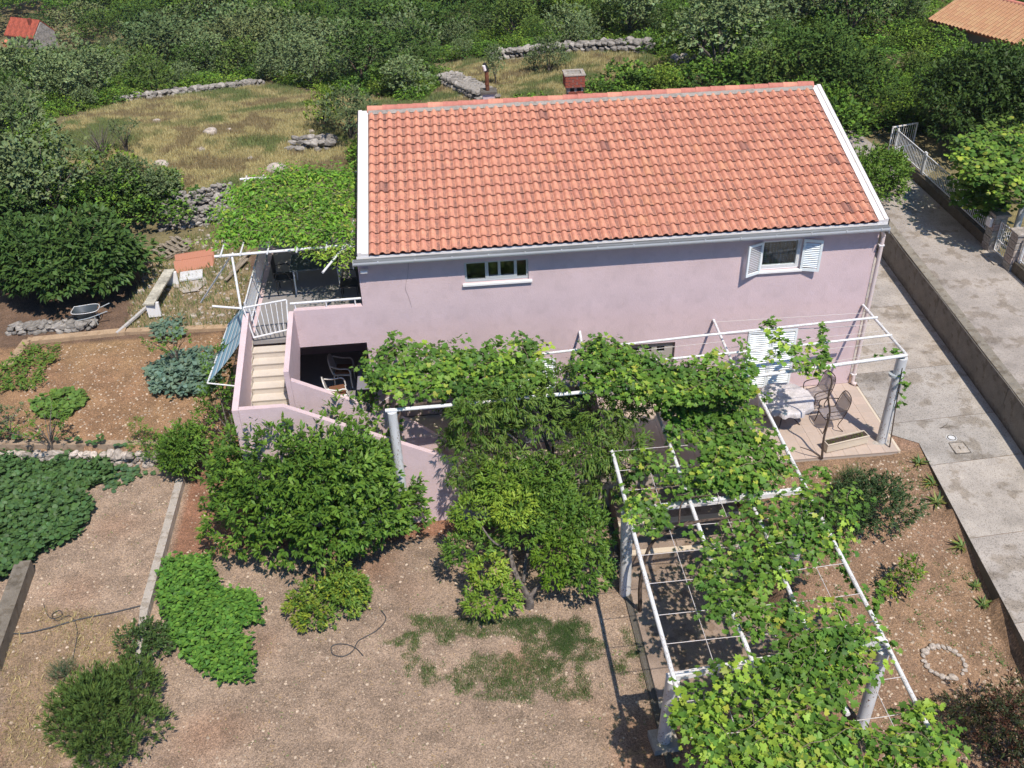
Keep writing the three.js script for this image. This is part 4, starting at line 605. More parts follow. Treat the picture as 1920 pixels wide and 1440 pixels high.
  const planks = [[[300,464], [352,480]], [[318,452], [370,462]], [[346,486], [362,470]], [[430,512], [474,478]], [[425,530], [470,500]], [[440,505], [500,470]]];
  const pk = [[[-8.489,-0.5,-12.018], [-7.352,-0.5,-11.19]], [[-8.217,-0.5,-12.579], [-7.286,-0.5,-11.888]], [[-7.552,-0.5,-11.055], [-7.281,-0.5,-11.427]], [[-5.672,-0.503,-8.935], [-5.098,-0.5,-10.306]], [[-5.591,-0.5,-9.367], [-5.096,-0.5,-10.869]]], pn = ['grey plank leaning over the pallet', 'grey plank lying behind the pallet', 'short stick beside the pallet', 'rough timber offcut below the terrace pergola', 'long timber offcut under the terrace pergola brace'];
  pk.forEach(([p, q], i) => tag(obj('loose_plank', beam([p[0], p[1] + 0.13, p[2]], [q[0], q[1] + 0.2, q[2]], i === 2 ? 0.05 : 0.12, 0.03), pm), pn[i], 'plank'));
  const q = []; for (let k = 0; k < 420; k++) { const [x, z] = inside(debris); q.push(stone(rr(0.02, 0.075) * (R() < 0.12 ? 2 : 1), 0.6, 0).rotateY(rr(0, 6)).translate(x, g(x, z) + 0.02, z)); } const rb = obj('rubble', q, M.paleRock); tag(rb, 'scattered pale rubble in the yard below the terrace', 'rubble'); rb.userData.kind = 'stuff';
  // wheelbarrow
  const wc = [-9.738,-0.597,-7.069], w = thing('wheelbarrow', 'dark upturned wheelbarrow tray in the fig tree shade', 'wheelbarrow', [wc[0], wc[1], wc[2]], 0.1);
  { const s = new THREE.CylinderGeometry(0.42, 0.26, 0.26, 4, 1, true).rotateY(Math.PI / 4).scale(1.25, 1, 0.75).translate(0, 0.4, 0); obj('tray', [s, box(0.48, 0.02, 0.28, 0, 0.28, 0)], mat([0.05, 0.065, 0.075], 0.4, { side: THREE.DoubleSide }), w); }
  obj('tray_rim', tube([[-0.37, 0.53, -0.22], [0.37, 0.53, -0.22], [0.37, 0.53, 0.22], [-0.37, 0.53, 0.22], [-0.37, 0.53, -0.22]], 0.014, 0.014, 40), M.greyWhite, w); obj('wheel', new THREE.TorusGeometry(0.14, 0.04, 8, 20).translate(-0.45, 0.18, 0), M.black, w); for (const s of [-1, 1]) obj('handle', tube([[-0.45, 0.18, s * 0.08], [0.1, 0.3, s * 0.2], [0.7, 0.5, s * 0.26]], 0.017, 0.017, 12), M.alu, w); for (const s of [-1, 1]) obj('leg', tube([[0.25, 0.33, s * 0.2], [0.3, 0.02, s * 0.22]], 0.015, 0.015, 4), M.alu, w);
}
// ---------------------------------------------------------------- neighbour's fence, gate, pillars
{
  const fx = 18.66, base = thing('fence_plinth', 'low mossy stone plinth under the white fence along the road', 'wall');
  obj('plinth', [metreUV(box2(fx - 0.02, fx + 0.25, 0.8, 1.3, -12.7, -5.42), 0.6), metreUV(box2(fx - 0.02, fx + 0.25, 0.8, 1.3, -3.66, 3), 0.6)], mat([0.19, 0.17, 0.135], 0.95, { map: concMap, bumpMap: concBump, bumpScale: 0.02 }), base);
  const seg = (z0, z1, label) => { const t = thing('iron_fence', label, 'fence', [0, 0, 0], 0, 'white fence panels along the road'); for (const y of [1.38, 2.02]) obj('rail', beam([fx + 0.1, y, z0], [fx + 0.1, y, z1], 0.03, 0.03), M.whiteMetal, t); const bg = box(0.014, 0.66, 0.014, fx + 0.1, 1.7, 0); for (let z = z0 + 0.06; z < z1; z += 0.11) { const o = obj('bar', bg, M.whiteMetal, t); o.position.z = z; } for (const z of [z0 + 0.02, z1 - 0.02]) obj('post', box(0.06, 0.85, 0.06, fx + 0.1, 1.68, z), M.whiteMetal, t); };
  seg(-12.6, -10.3, 'white iron fence panel farthest along the road, beside bright bush'); seg(-10.25, -7.9, 'white iron fence panel in the middle of the road fence'); seg(-7.85, -5.5, 'white iron fence panel just beyond the stone gate pillars'); seg(-3.6, -0.6, 'white iron fence panel nearer than the gate pillars, right edge');
  const pil = (z, label) => { const t = thing('gate_pillar', label, 'pillar', [fx + 0.1, 0.95, z], 0, 'stone pillars of the road gate'); for (let k = 0; k < 5; k++) obj('block', rbox(0.4 + rr(-0.01, 0.01), 0.225, 0.4 + rr(-0.01, 0.01), 0.02, rr(-0.008, 0.008), 0.115 + k * 0.235, rr(-0.008, 0.008)), mat([0.52 + rr(-0.05, 0.05), 0.48, 0.45], 0.95, { map: rockMap }), t); obj('cap', rbox(0.5, 0.07, 0.5, 0.015, 0, 1.215, 0), mat([0.5, 0.47, 0.44], 0.95, { map: rockMap }), t); return t; };
  const p1 = pil(-5.18, 'blocky stone gate pillar on the far side of the white road gate'); pil(-3.88, 'blocky stone gate pillar on the near side of the white road gate');
  obj('letter_box', rbox(0.1, 0.3, 0.24, 0.02, -0.26, 0.95, 0), M.white, p1);
  const gt = thing('road_gate', 'white iron scroll gate between the stone pillars', 'gate', [fx + 0.1, 0.98, -4.53]); obj('gate_frame', [box(0.03, 0.03, 0.88, 0, 0.05, 0), box(0.03, 0.03, 0.88, 0, 0.42, 0), box(0.03, 0.03, 0.88, 0, 1.0, 0), box(0.03, 0.98, 0.03, 0, 0.53, -0.43), box(0.03, 0.98, 0.03, 0, 0.53, 0.43)], M.whiteMetal, gt); for (let k = 0; k < 8; k++) obj('bar', box(0.012, 0.95, 0.012, 0, 0.53, -0.35 + k * 0.1), M.whiteMetal, gt); for (let k = 0; k < 4; k++) obj('scroll', new THREE.TorusGeometry(0.075, 0.009, 6, 16).rotateY(Math.PI / 2).translate(0.012, 0.72, -0.3 + k * 0.2), M.whiteMetal, gt);
  obj('step', box(0.5, 0.09, 0.9, -0.18, -0.01, 0), M.conc, gt);
  const ap = [19.581,1,-5.377], at = [20.2,1.978,-6.663], ar = thing('arbour_post', 'white pipe post holding up the neighbour vine arbour', 'post', [ap[0], 0.9, ap[2]]); obj('pole', bar([0, 0, 0], [0.0, 2.2, 0], 0.1, 14), M.greyWhite, ar); obj('bracket', bar([-0.15, 2.2, 0], [0.3, 2.35, 0], 0.05, 8), M.greyWhite, ar);
  const yg = [17.959,2,-11.755], wg = thing('yard_gate', 'small white wire mesh gate at the end of the road', 'gate', [19.4, 0.95, -13.4], 0.25); obj('gate_frame', [box(1.1, 0.04, 0.04, 0, 0.95, 0), box(1.1, 0.04, 0.04, 0, 0.1, 0), box(0.04, 0.9, 0.04, -0.55, 0.52, 0), box(0.04, 0.9, 0.04, 0.55, 0.52, 0)], M.white, wg); for (let k = 0; k < 10; k++) obj('bar', box(0.012, 0.85, 0.012, -0.45 + k * 0.1, 0.52, 0), M.whiteMetal, wg);
}
// ---------------------------------------------------------------- two more houses
{
  const a = [28.108,1,-30.036], b = [29.436,1,-27.059], dx = b[0] - a[0], dz = b[2] - a[2], ang = Math.atan2(-dz, dx);
  const t = thing('stone_cottage', 'house with pale orange tiled roof at the upper right edge', 'house', [a[0], -1.85, a[2]], ang); const D = 5.2, L = 14, rise = 1.0;
  obj('wall', [box2(0.25, L, -0.5, 2.85, -D + 0.2, -0.25)], mat([0.30, 0.29, 0.31], 0.95, { map: plasterMap }), t); obj('door', box2(3.1, 3.9, -0.2, 1.7, -0.24, -0.2), M.wood, t);
  const rf = obj('roof', [prism([[0.1, 2.9], [-D / 2, 2.9 + rise], [-D / 2 - 0.2, 2.82 + rise], [0.1, 2.8]], L, 'x', 0), prism([[-D - 0.1, 2.9], [-D / 2, 2.9 + rise], [-D / 2, 2.8 + rise], [-D - 0.1, 2.8]], L, 'x', 0)], M.ridge, t);
  const tm = mat([0.66, 0.36, 0.19], 0.9, { map: clayMap }), tm2 = mat([0.70, 0.42, 0.22], 0.9, { map: clayMap }), tg = new THREE.CylinderGeometry(0.1, 0.11, 0.42, 7, 1, true, -1.57, 3.14).rotateX(-Math.PI / 2), sl = Math.atan2(rise, D / 2); tm.side = tm2.side = THREE.DoubleSide;
  const rest = []; let n = 0; for (let r = 0; r < 7; r++) for (let k = 0; k < 60; k++) { const x = 0.1 + k * 0.232, tt = 0.1 + r * 0.4, y = 2.93 + tt * Math.sin(sl), z = 0.1 - tt * Math.cos(sl); if (r === 4 && k > 21 && k < 26) continue; if (n++ < 290 && k < 42) { const o = obj('roof_tile', tg, R() < 0.5 ? tm : tm2, rf); o.position.set(x, y, z); o.rotation.x = sl; } else { rest.push(tg.clone().rotateX(sl).translate(x, y, z)); } }
  obj('roof_tiles', rest, tm, rf).userData.kind = 'stuff'; obj('roof_opening', box(0.9, 0.02, 0.36, 5.65, 3.58, -1.62, 0, sl), M.black, rf); obj('ridge_cap', bar([0, 3.93, -D / 2], [L, 3.93, -D / 2], 0.12, 8), mat([0.55, 0.22, 0.16], 0.9), rf);
  const h = [-44.696,-16.982,-101.071], s = thing('ruined_house', 'small far house with red roof and grey stone gable, top left', 'house', [h[0], h[1], h[2]], -0.5);
  s.scale.setScalar(0.85); const W = 5.2, d2 = 3.6; obj('wall', [prism([[-d2 / 2, -1], [-d2 / 2, 2.2], [0, 3.9], [d2 / 2, 2.2], [d2 / 2, -1]], W, 'x', -W / 2)], mat([0.45, 0.44, 0.44], 0.95, { map: rockMap }), s);
  const r2 = obj('roof', [prism([[0, 4.02], [d2 / 2 + 0.2, 2.12], [d2 / 2 + 0.2, 2.24], [0, 4.14]], W + 0.1, 'x', -W / 2 - 0.2), prism([[0, 4.02], [-d2 / 2 - 0.2, 2.12], [-d2 / 2 - 0.2, 2.24], [0, 4.14]], W + 0.1, 'x', -W / 2 - 0.2)], mat([0.50, 0.12, 0.075], 0.9, { map: rockMap }), s); obj('chimney', box(0.4, 0.9, 0.4, 1.1, 3.9, 0.5), M.brick, r2); obj('lean_to', [box(1.2, 1.6, 1.6, -3.3, 0.3, 0.9), box(1.4, 0.1, 1.8, -3.3, 1.2, 0.9, 0, 0.25)], mat([0.55, 0.2, 0.12], 0.9), s);
}

// ---------------------------------------------------------------- garden trees
const GR = { citrus: [[0.10, 0.18, 0.026], [0.08, 0.15, 0.023], [0.14, 0.23, 0.035], [0.068, 0.13, 0.022]], lime: [[0.27, 0.31, 0.04], [0.18, 0.24, 0.035], [0.12, 0.19, 0.03]], peach: [[0.095, 0.155, 0.028], [0.08, 0.135, 0.024], [0.13, 0.19, 0.04]], vine: [[0.10, 0.19, 0.03], [0.08, 0.155, 0.025], [0.135, 0.23, 0.038], [0.065, 0.13, 0.025]], fig: [[0.058, 0.105, 0.026], [0.048, 0.088, 0.022], [0.075, 0.13, 0.034]], olive: [[0.105, 0.135, 0.062], [0.085, 0.115, 0.05], [0.13, 0.16, 0.08]], oak: [[0.05, 0.088, 0.022], [0.042, 0.074, 0.02], [0.066, 0.108, 0.026]], fresh: [[0.095, 0.17, 0.026], [0.075, 0.14, 0.024], [0.13, 0.21, 0.035]] };
function lumps(c, r, n, k = 0.5, bottom = -0.35) {                   // main blob and smaller blobs on its surface
  const b = [[c[0], c[1], c[2], r[0] * 0.82, r[1] * 0.82, r[2] * 0.82]];
  for (let i = 0; i < n; i++) { let d = rdir(); while (d[1] < bottom) d = rdir(); const q = rr(0.75, 1.15) * k; b.push([c[0] + d[0] * r[0] * 0.68, c[1] + d[1] * r[1] * 0.68, c[2] + d[2] * r[2] * 0.68, r[0] * q, r[1] * q, r[2] * q]); }
  return b;
}
function limbsTo(blobs, r0, y0 = 0, root = [0, 0], n = 6) {
  const out = [];
  blobs.slice(0, n + 1).forEach((b, i) => { const m = [mix(root[0], b[0], 0.25) + rr(-0.08, 0.08), mix(y0, b[1], 0.45), mix(root[1], b[2], 0.25) + rr(-0.08, 0.08)]; out.push([[[root[0] + rr(-0.02, 0.02), y0 - 0.06, root[1]], m, [mix(m[0], b[0], 0.6) + rr(-0.1, 0.1), mix(m[1], b[1], 0.6), mix(m[2], b[2], 0.6) + rr(-0.1, 0.1)], [b[0], b[1], b[2]]], i ? r0 * 0.6 : r0, r0 * 0.14]); });
  return out;
}
{
  const c = [-1.661,0.45,2.952], rel = (p, o) => [p[0] - o[0], p[1] - o[1], p[2] - o[2]];
  seed = 101; const b0 = [c[0], -1.1, c[2]], bl = lumps([0, 1.5, 0], [2.4, 1.75, 2.0], 20, 0.46, -0.5);
  plant('orange_tree', 'large round dark green orange tree in front of the stairs', 'tree', b0, { blobs: bl, n: 30000, size: 0.15, leaf: T.oval, per: 8, cols: GR.citrus, droop: 0.3, shell: 0.7, limbs: limbsTo(bl, 0.09, 0, [0, 0], 9) });
  const b1 = [3.046,-1.1,5.951], P = (p) => rel(p, b1), Y = [0.24, 0.32, 0.045], Y2 = [0.165, 0.25, 0.035];
  const bb = [[...P([2.707,1,4.123]), 0.5, 0.42, 0.5, Y2], [...P([2.863,0.9,5.006]), 0.42, 0.35, 0.4, Y], [...P([1.994,0.6,4.661]), 0.5, 0.36, 0.4, Y2], [...P([3.481,1,4.218]), 0.6, 0.45, 0.5], [...P([3.66,0.7,4.708]), 0.55, 0.45, 0.5], [...P([4.028,0.6,5.077]), 0.6, 0.5, 0.5], [...P([4.446,0.5,5.444]), 0.45, 0.4, 0.4], [...P([3.697,0.3,5.806]), 0.45, 0.4, 0.4, [0.12, 0.2, 0.022]], [...P([4.285,0.1,6.154]), 0.45, 0.42, 0.42], [...P([1.818,0.1,5.219]), 0.55, 0.26, 0.4], [...P([2.187,0,5.78]), 0.33, 0.22, 0.28, Y], [...P([2.255,-0.4,6.22]), 0.52, 0.3, 0.42, Y2], [...P([3.611,-0.2,6.022]), 0.24, 0.26, 0.22, [0.13, 0.22, 0.022]], [...P([3.069,0.6,5.217]), 0.5, 0.4, 0.42]];
  plant('orange_tree', 'young orange tree with yellow-green tips and bare forked trunk', 'tree', b1, { blobs: bb, n: 17000, size: 0.12, leaf: T.lance, ws: 1.5, per: 7, cols: GR.fresh, droop: 0.25, shell: 0.55, up: 0.4, limbs: [[[[0, -0.05, 0], [0.02, 0.2, 0.0], [0.0, 0.35, -0.05]], 0.11, 0.1], [[[0, 0.3, 0], [-0.25, 0.7, -0.35], [-0.35, 1.2, -0.75], bb[0].slice(0, 3)], 0.075, 0.02], [[[0, 0.25, 0], [-0.35, 0.45, 0.05], bb[11].slice(0, 3)], 0.055, 0.015], [[[0, 0.3, 0], [0.35, 0.6, -0.15], bb[8].slice(0, 3)], 0.06, 0.02], [[[-0.1, 0.6, -0.2], [0.1, 1.1, -0.7], bb[5].slice(0, 3)], 0.05, 0.015], [[[-0.25, 0.75, -0.35], [-0.6, 1.0, -0.4], bb[9].slice(0, 3)], 0.04, 0.012], [[[-0.3, 1.1, -0.7], [-0.7, 1.5, -0.6], bb[2].slice(0, 3)], 0.035, 0.012]], bark: M.greyBark });
  const b2 = [-1.331,-1.1,5.634], sb = lumps([0, 0.42, 0], [0.82, 0.5, 0.62], 8, 0.45); sb.push([0.28, 0.95, -0.2, 0.2, 0.38, 0.2], [-0.55, 0.55, 0.15, 0.3, 0.25, 0.25, [0.17, 0.22, 0.03]], [-0.45, 0.3, 0.4, 0.3, 0.2, 0.2, [0.2, 0.24, 0.03]]);
  plant('citrus_shrub', 'small yellow-green citrus shrub on bare soil below the large orange tree', 'shrub', b2, { blobs: sb, n: 4600, size: 0.1, leaf: T.lance, ws: 1.6, per: 6, cols: [...GR.lime, ...GR.fresh], shell: 0.6, limbs: limbsTo(sb, 0.03, 0, [0, 0], 5) });
  // peach tree
  seed = 202; const pc = [3.6,1.8,2.693], pb = [pc[0] + 0.55, -1.1, pc[2] + 0.4];
  const pbl = [[-2.0, 3.55, 0.25, 0.5, 0.35, 0.4], [-1.15, 3.7, 0.15, 0.55, 0.38, 0.4], [-2.3, 2.55, 0.1, 0.5, 0.45, 0.45], [-2.15, 1.9, 0.5, 0.5, 0.45, 0.45], [-1.7, 1.75, 0.9, 0.55, 0.4, 0.45], [-1.75, 2.75, -0.1, 0.75, 0.55, 0.6], [-1.35, 2.1, 0.75, 0.8, 0.6, 0.6], [-0.75, 3.3, -0.6, 0.8, 0.6, 0.6], [-0.5, 2.9, -0.2, 0.7, 0.5, 0.5], [-2.0, 3.2, -0.7, 0.7, 0.5, 0.55], [-1.2, 3.4, -0.9, 0.7, 0.55, 0.6], [0.95, 2.9, -0.1, 0.8, 0.6, 0.6], [0.5, 2.5, 0.7, 0.7, 0.55, 0.55], [1.3, 2.3, 0.6, 0.65, 0.6, 0.55], [0.1, 3.4, -0.7, 0.6, 0.5, 0.5], [1.0, 1.6, 0.8, 0.6, 0.5, 0.5], [-1.0, 1.5, 0.9, 0.7, 0.45, 0.5], [1.6, 2.9, -0.3, 0.5, 0.45, 0.45], [-0.3, 1.35, 0.5, 0.5, 0.4, 0.4]];
  plant('peach_tree', 'open peach tree with narrow drooping leaves in front of the pergola', 'tree', pb, { blobs: pbl, n: 21000, size: 0.15, leaf: T.lance, ws: 0.95, per: 9, cols: GR.peach, droop: 1.0, shell: 0.3, up: 0.1, spread: 0.8, limbs: [[[[0, -0.1, 0], [-0.05, 0.7, 0.0], [-0.15, 1.3, -0.1]], 0.085, 0.07], ...pbl.map(b => [[[-0.05 + rr(-0.05, 0.05), rr(0.8, 1.3), 0], [mix(-0.1, b[0], 0.45), mix(1.3, b[1], 0.5), mix(0, b[2], 0.4)], [b[0], b[1], b[2]]], 0.045, 0.01])], bark: M.greyBark });
  const q1 = [-5.118,-0.3,0.501], s1 = lumps([0, 0.8, 0], [0.75, 0.85, 0.6], 9, 0.5); plant('bay_shrub', 'dense dark green shrub at the head of the concrete kerb', 'shrub', [q1[0], -1.1, q1[2]], { blobs: s1, n: 5500, size: 0.1, per: 6, cols: GR.citrus, shell: 0.6, limbs: limbsTo(s1, 0.04, 0, [0, 0], 5) });
  const q2 = [-6.499,-0.5,-0.368], s2 = [[0, 0.45, 0, 0.4, 0.4, 0.35], [-0.1, 0.95, -0.05, 0.16, 0.4, 0.16], [0.2, 0.4, 0.05, 0.3, 0.3, 0.3]]; plant('upright_shrub', 'thin upright green shrub left of the dense kerb shrub', 'shrub', [q2[0], -1.0, q2[2]], { blobs: s2, n: 900, size: 0.1, leaf: T.lance, per: 6, cols: GR.fresh, shell: 0.4, limbs: limbsTo(s2, 0.02, 0, [0, 0], 3) });
  const q3 = [-4.215,-0.6,-0.027], s3 = [[-0.25, 1.3, -0.4, 0.4, 0.5, 0.4], [0.0, 1.8, -0.5, 0.35, 0.45, 0.35], [-0.5, 1.0, -0.3, 0.35, 0.3, 0.3], [-0.1, 2.2, -0.9, 0.3, 0.4, 0.3], [0.15, 0.5, -0.1, 0.25, 0.3, 0.2]]; plant('lemon_tree', 'slender lemon tree with grey trunk against the outer stair wall', 'tree', q3, { blobs: s3, n: 1900, size: 0.1, per: 6, cols: GR.citrus, shell: 0.4, limbs: limbsTo(s3, 0.045, 0, [0.05, 0.05], 5), bark: M.greyBark });
}
// ---------------------------------------------------------------- vines
function vine(name, label, areas, o = {}) {
  const t = thing(name, label, 'vine', [0, 0, 0], 0, o.group), L = new Leaves();
  const canes = [];
  for (const [poly, y, n, th = 0.22, sz = 0.135, cols = GR.vine] of areas) {
    const H = (x, z) => typeof y === 'function' ? y(x, z) : y; let made = 0;
    for (let c = 0; made < n && c < 4000; c++) {
      let [x, z] = inside(poly), a = rr(0, 6.283), dy = rr(-0.45, 0.55) * th, path = []; const tint = R() < 0.12 ? pick(LV) : pick(cols), len = 8 + Math.floor(R() * 16), rise = rr(-0.012, 0.016);
      for (let k = 0; k < len && made < n; k++) {
        a += rr(-0.5, 0.5); x += Math.cos(a) * 0.085; z += Math.sin(a) * 0.085; dy = Math.max(-1.1 * th, Math.min(1.1 * th, dy + rise + rr(-0.025, 0.025)));
        if (!inPoly(x, z, poly) && R() < 0.4) break; const Y = H(x, z) + dy; path.push([x, Y, z]);
        for (let m = 0; m < 2; m++) { const b = a + (m ? 1.3 : -1.3) + rr(-0.7, 0.7), o2 = rr(0.02, 0.11), tilt = rr(-0.15, 0.7), yl = R() < 0.05 ? [0.3, 0.33, 0.06] : tint; made++;
          L.add(o.leaf || T.grape, x + Math.cos(b) * o2, Y + rr(-0.04, 0.06), z + Math.sin(b) * o2, [Math.cos(b), -tilt, Math.sin(b)], [rr(-0.6, 0.6) + 0.12, 1, rr(-0.5, 0.6) + 0.12], sz * (0.4 + 0.75 * R()), vary(yl, 0.24), rr(0.85, 1.1)); }
      }
      if (path.length > 4 && c % 2 === 0) canes.push(tube(path.filter((_, i) => i % 2 === 0), 0.009, 0.004, 0, 4));
    }
  }
  if (canes.length) obj('cane', canes, M.wood, t);
  for (const [pts, n, sz = 0.13, cols = GR.vine, w = 0.09] of o.shoots || []) {
    const c = new THREE.CatmullRomCurve3(pts.map(p => V(...p)));
    for (let k = 0; k < n; k++) { const q = c.getPoint(R()), a = rr(0, 6.283); L.add(o.leaf || T.grape, q.x + rr(-w, w), q.y + rr(-w, w), q.z + rr(-w, w), [Math.cos(a), rr(-0.7, 0.2), Math.sin(a)], [rr(-0.6, 0.6), 0.9, rr(-0.4, 0.8)], sz * rr(0.6, 1.1), vary(pick(cols), 0.2)); }
  }
  obj('leaves', L.geo(), leafMat, t);
  if (o.stems) obj('stem', o.stems.map(s => tube(s[0], s[1], s[2])), M.bark, t);
  return t;
}
const LV = [[0.26, 0.36, 0.05], [0.2, 0.3, 0.04], [0.15, 0.24, 0.035]];
seed = 303;
vine('grape_vine', 'dense round leaved grape vine over the left end of the patio pergola', [[[[-0.248,1.056],[0.384,0.473],[1.412,0.969],[2.509,0.948],[3.527,1.13],[4.148,1.331],[4.083,2.345],[3.335,2.995],[2.308,3.07],[1.475,2.963],[0.64,2.794],[-0.09,2.28]], 2.68, 3000, 0.3, 0.15]], { shoots: [[[[0.124,2.7,1.682], [0.269,3,1.009], [0.414,3.2,0.917]], 40], [[[-0.241,2.6,1.486], [-0.116,2.5,1.911], [-0.074,2.3,1.957]], 40], [[[2.497,2.8,1.227], [2.948,2.9,1.207]], 20]], stems: [[[[0.474,2.4,3.002], [0.989,2.55,3.008], [1.47,2.6,3.036]], 0.045, 0.03], [[[0.384,0.9,2.704], [0.432,2.2,3.13], [0.531,2.5,3.104]], 0.04, 0.03]] });
vine('grape_vine', 'big grape vine mass spreading from the patio pergola over the path pergola', [
  [[[4.637,1.513],[5.151,1.106],[5.62,1.407],[6.498,2.439],[7.652,2.59],[8.499,2.7],[8.491,3.554],[8.17,3.82],[6.288,3.681],[4.938,3.201],[4.632,2.416]], 2.68, 3000, 0.32, 0.15],
  [[[6.518,2.891],[7.754,2.516],[8.623,2.627],[8.419,3.745],[8.659,4.738],[8.634,5.717],[7.921,5.801],[6.929,5.681],[6.589,5.206],[7.501,4.407],[6.539,3.904]], (x, z) => 1.72 + 0.4 * (1 - lin(2.6, 4.0, z)), 3500, 0.28, 0.15],
  [[[5.517,4.504],[6.33,4.326],[7.032,5.319],[6.881,5.898],[6.351,5.75],[6.019,5.195]], 1.66, 350, 0.2], [[[5.382,5.205],[5.633,5.663],[5.749,6.173],[5.547,6.856],[5.193,6.737],[5.183,5.942]], 1.62, 240, 0.28]],
  { shoots: [[[[5.064,2.7,1.646], [5.354,2.9,1.408]], 25, 0.13, LV], [[[8.933,1.6,5.58], [9.587,1.5,5.099], [9.741,1.3,5.418]], 60], [[[8.768,2.6,2.661], [8.489,2.8,2.021]], 25], [[[8.046,2.7,2.039], [7.608,2.7,2.256]], 24, 0.13, LV]], stems: [[[[10.607,-0.039,2.98], [10.561,0.617,2.96], [10.617,1.292,2.9], [10.523,1.735,2.85], [10.553,2.205,2.8], [10.428,2.477,2.74]], 0.03, 0.018], [[[10.578,0.015,3], [10.296,0.221,2.95], [10.078,0.239,2.8]], 0.02, 0.01]] });
vine('grape_vine', 'sparse grape vine shoots over the wires above the round table', [[[[9.201,1.208],[9.627,1.938],[10.451,1.811],[10.423,2.951],[9.513,3.051],[8.894,2.641]], 2.66, 230, 0.16, 0.14]], { shoots: [[[[10.239,2.6,2.963], [10.559,2.7,2.139], [10.862,2.75,1.171]], 75, 0.14], [[[9.357,2.75,1.093], [9.626,2.8,1.061], [9.67,2.7,1.786], [9.8,2.65,2.194]], 55, 0.13], [[[8.545,2.7,1.636], [8.762,2.7,1.784]], 12, 0.12], [[[11.586,2.582,2.6], [11.904,2.701,2.55], [12.217,2.632,2.6]], 22, 0.12], [[[12.243,2.202,2.75], [12.375,1.884,2.75], [12.409,1.411,2.75], [12.379,1.175,2.75]], 24, 0.13]], stems: [[[[12.382,0.01,2.8], [12.303,1.269,2.76], [12.243,2.347,2.74]], 0.016, 0.01]] });
vine('grape_vine', 'middle grape vine covering the path pergola beside the rosemary bush', [
  [[[6.074,6.687],[6.783,6.694],[7.602,6.151],[8.549,6.017],[9.036,6.568],[8.976,7.339],[8.416,8.003],[7.566,8.045],[7.104,7.849],[6.467,7.487]], 1.66, 1050, 0.26], [[[6.124,7.591],[6.901,7.826],[7.566,8.045],[7.028,8.794],[7.031,9.428],[6.398,9.599],[6.184,8.955]], 1.66, 700, 0.24], [[[8.821,5.566],[9.632,5.578],[9.813,6.607],[9.098,7.891],[8.64,7.693]], 1.5, 420, 0.35]],
  { stems: [[[[5.45, -1.1, 6.4], [5.4, 0.2, 6.5], [5.6, 1.3, 6.6], [6.3, 1.62, 6.5]], 0.05, 0.03], [[[6.0, 1.55, 6.55], [6.6, 1.62, 6.5], [7.2, 1.6, 6.45], [7.9, 1.6, 6.3]], 0.04, 0.015], [[[6.1, 1.55, 6.5], [6.3, 1.75, 6.0], [6.9, 1.75, 5.9]], 0.02, 0.01]], shoots: [[[[8.997,1.5,7.924], [9.143,1.4,8.677]], 30]] });
vine('grape_vine', 'bright green grape vine filling the near end of the path pergola', [
  [[[5.312,10.509],[5.768,10.171],[6.64,10.382],[7.516,9.726],[8.116,9.674],[8.838,9.817],[8.724,10.447],[7.984,11.023],[7.559,11.186],[7.681,11.806],[8.769,11.32],[9.24,11.476],[9.308,12.081],[9.292,12.642],[4.949,12.352],[4.876,11.596]], 1.68, 3500, 0.3, 0.145, [...GR.vine, ...GR.vine, ...LV]], [[[5.134,12.282],[4.783,13.026],[9.038,13.481],[9.292,12.642]], 1.68, 700, 0.3, 0.15, [...GR.vine, ...GR.vine, ...LV]], [[[7.048,9.054],[8.383,8.95],[8.957,9.524],[8.746,10.045],[7.583,10.089],[6.922,9.778]], 1.64, 620, 0.26]],
  { shoots: [[[[5.092,1.7,10.845], [5.187,1.7,11.012], [5.477,1.75,11.081]], 26, 0.15, LV], [[[8.709,1.6,11.483], [9.248,1.8,11.382]], 30, 0.14, LV], [[[9.081,1.6,9.243], [9.489,1.5,8.54]], 30]] });
vine('terrace_vine', 'dense bright green creeper covering the terrace pergola beside the roof', [
  [[[-3.734,-1.53],[-3.879,-3.025],[-3.755,-4.283],[-3.161,-5.276],[-1.55,-5.404],[-0.568,-5.405],[-0.39,-0.989],[-1.241,-0.968],[-2.537,-1.068]], (x, z) => 4.72 + 0.34 * (fbm(x * 1.3, z * 1.3) - 0.3), 15000, 0.26, 0.15, [[0.16, 0.30, 0.035], [0.125, 0.245, 0.03], [0.10, 0.2, 0.028]]], [[[-2.066,-1.325],[-0.434,-1.091],[-0.405,-0.381],[-1.235,-0.637]], 4.5, 800, 0.5, 0.12, LV]],
  { leaf: T.oval, clump: 0.3, shoots: [[[[-0.522,4.774,-0.9], [-0.354,4.524,-0.8], [-0.369,4.139,-0.7]], 60, 0.1, LV], [[[-0.784,4.35,-1.2], [-0.735,3.9,-1.2], [-0.812,3.603,-1.2]], 36, 0.1, LV]] });
vine('neighbour_vine', 'round leaved vine arbour beyond the road fence at the right edge', [[[[18.216,-7.799],[19.723,-9.233],[21.374,-9.214],[21.922,-7.905],[19.503,-3.685],[18.272,-4.057],[17.89,-4.88],[17.582,-5.934]], 3.2, 5200, 0.5, 0.17, [[0.10, 0.175, 0.03], [0.08, 0.15, 0.025], [0.13, 0.2, 0.035]]], [[[18.332,-7.502],[18.823,-6.361],[19.227,-5.49],[18.414,-5.22],[17.927,-6.292]], 2.4, 1500, 0.9, 0.16]], { leaf: T.round });
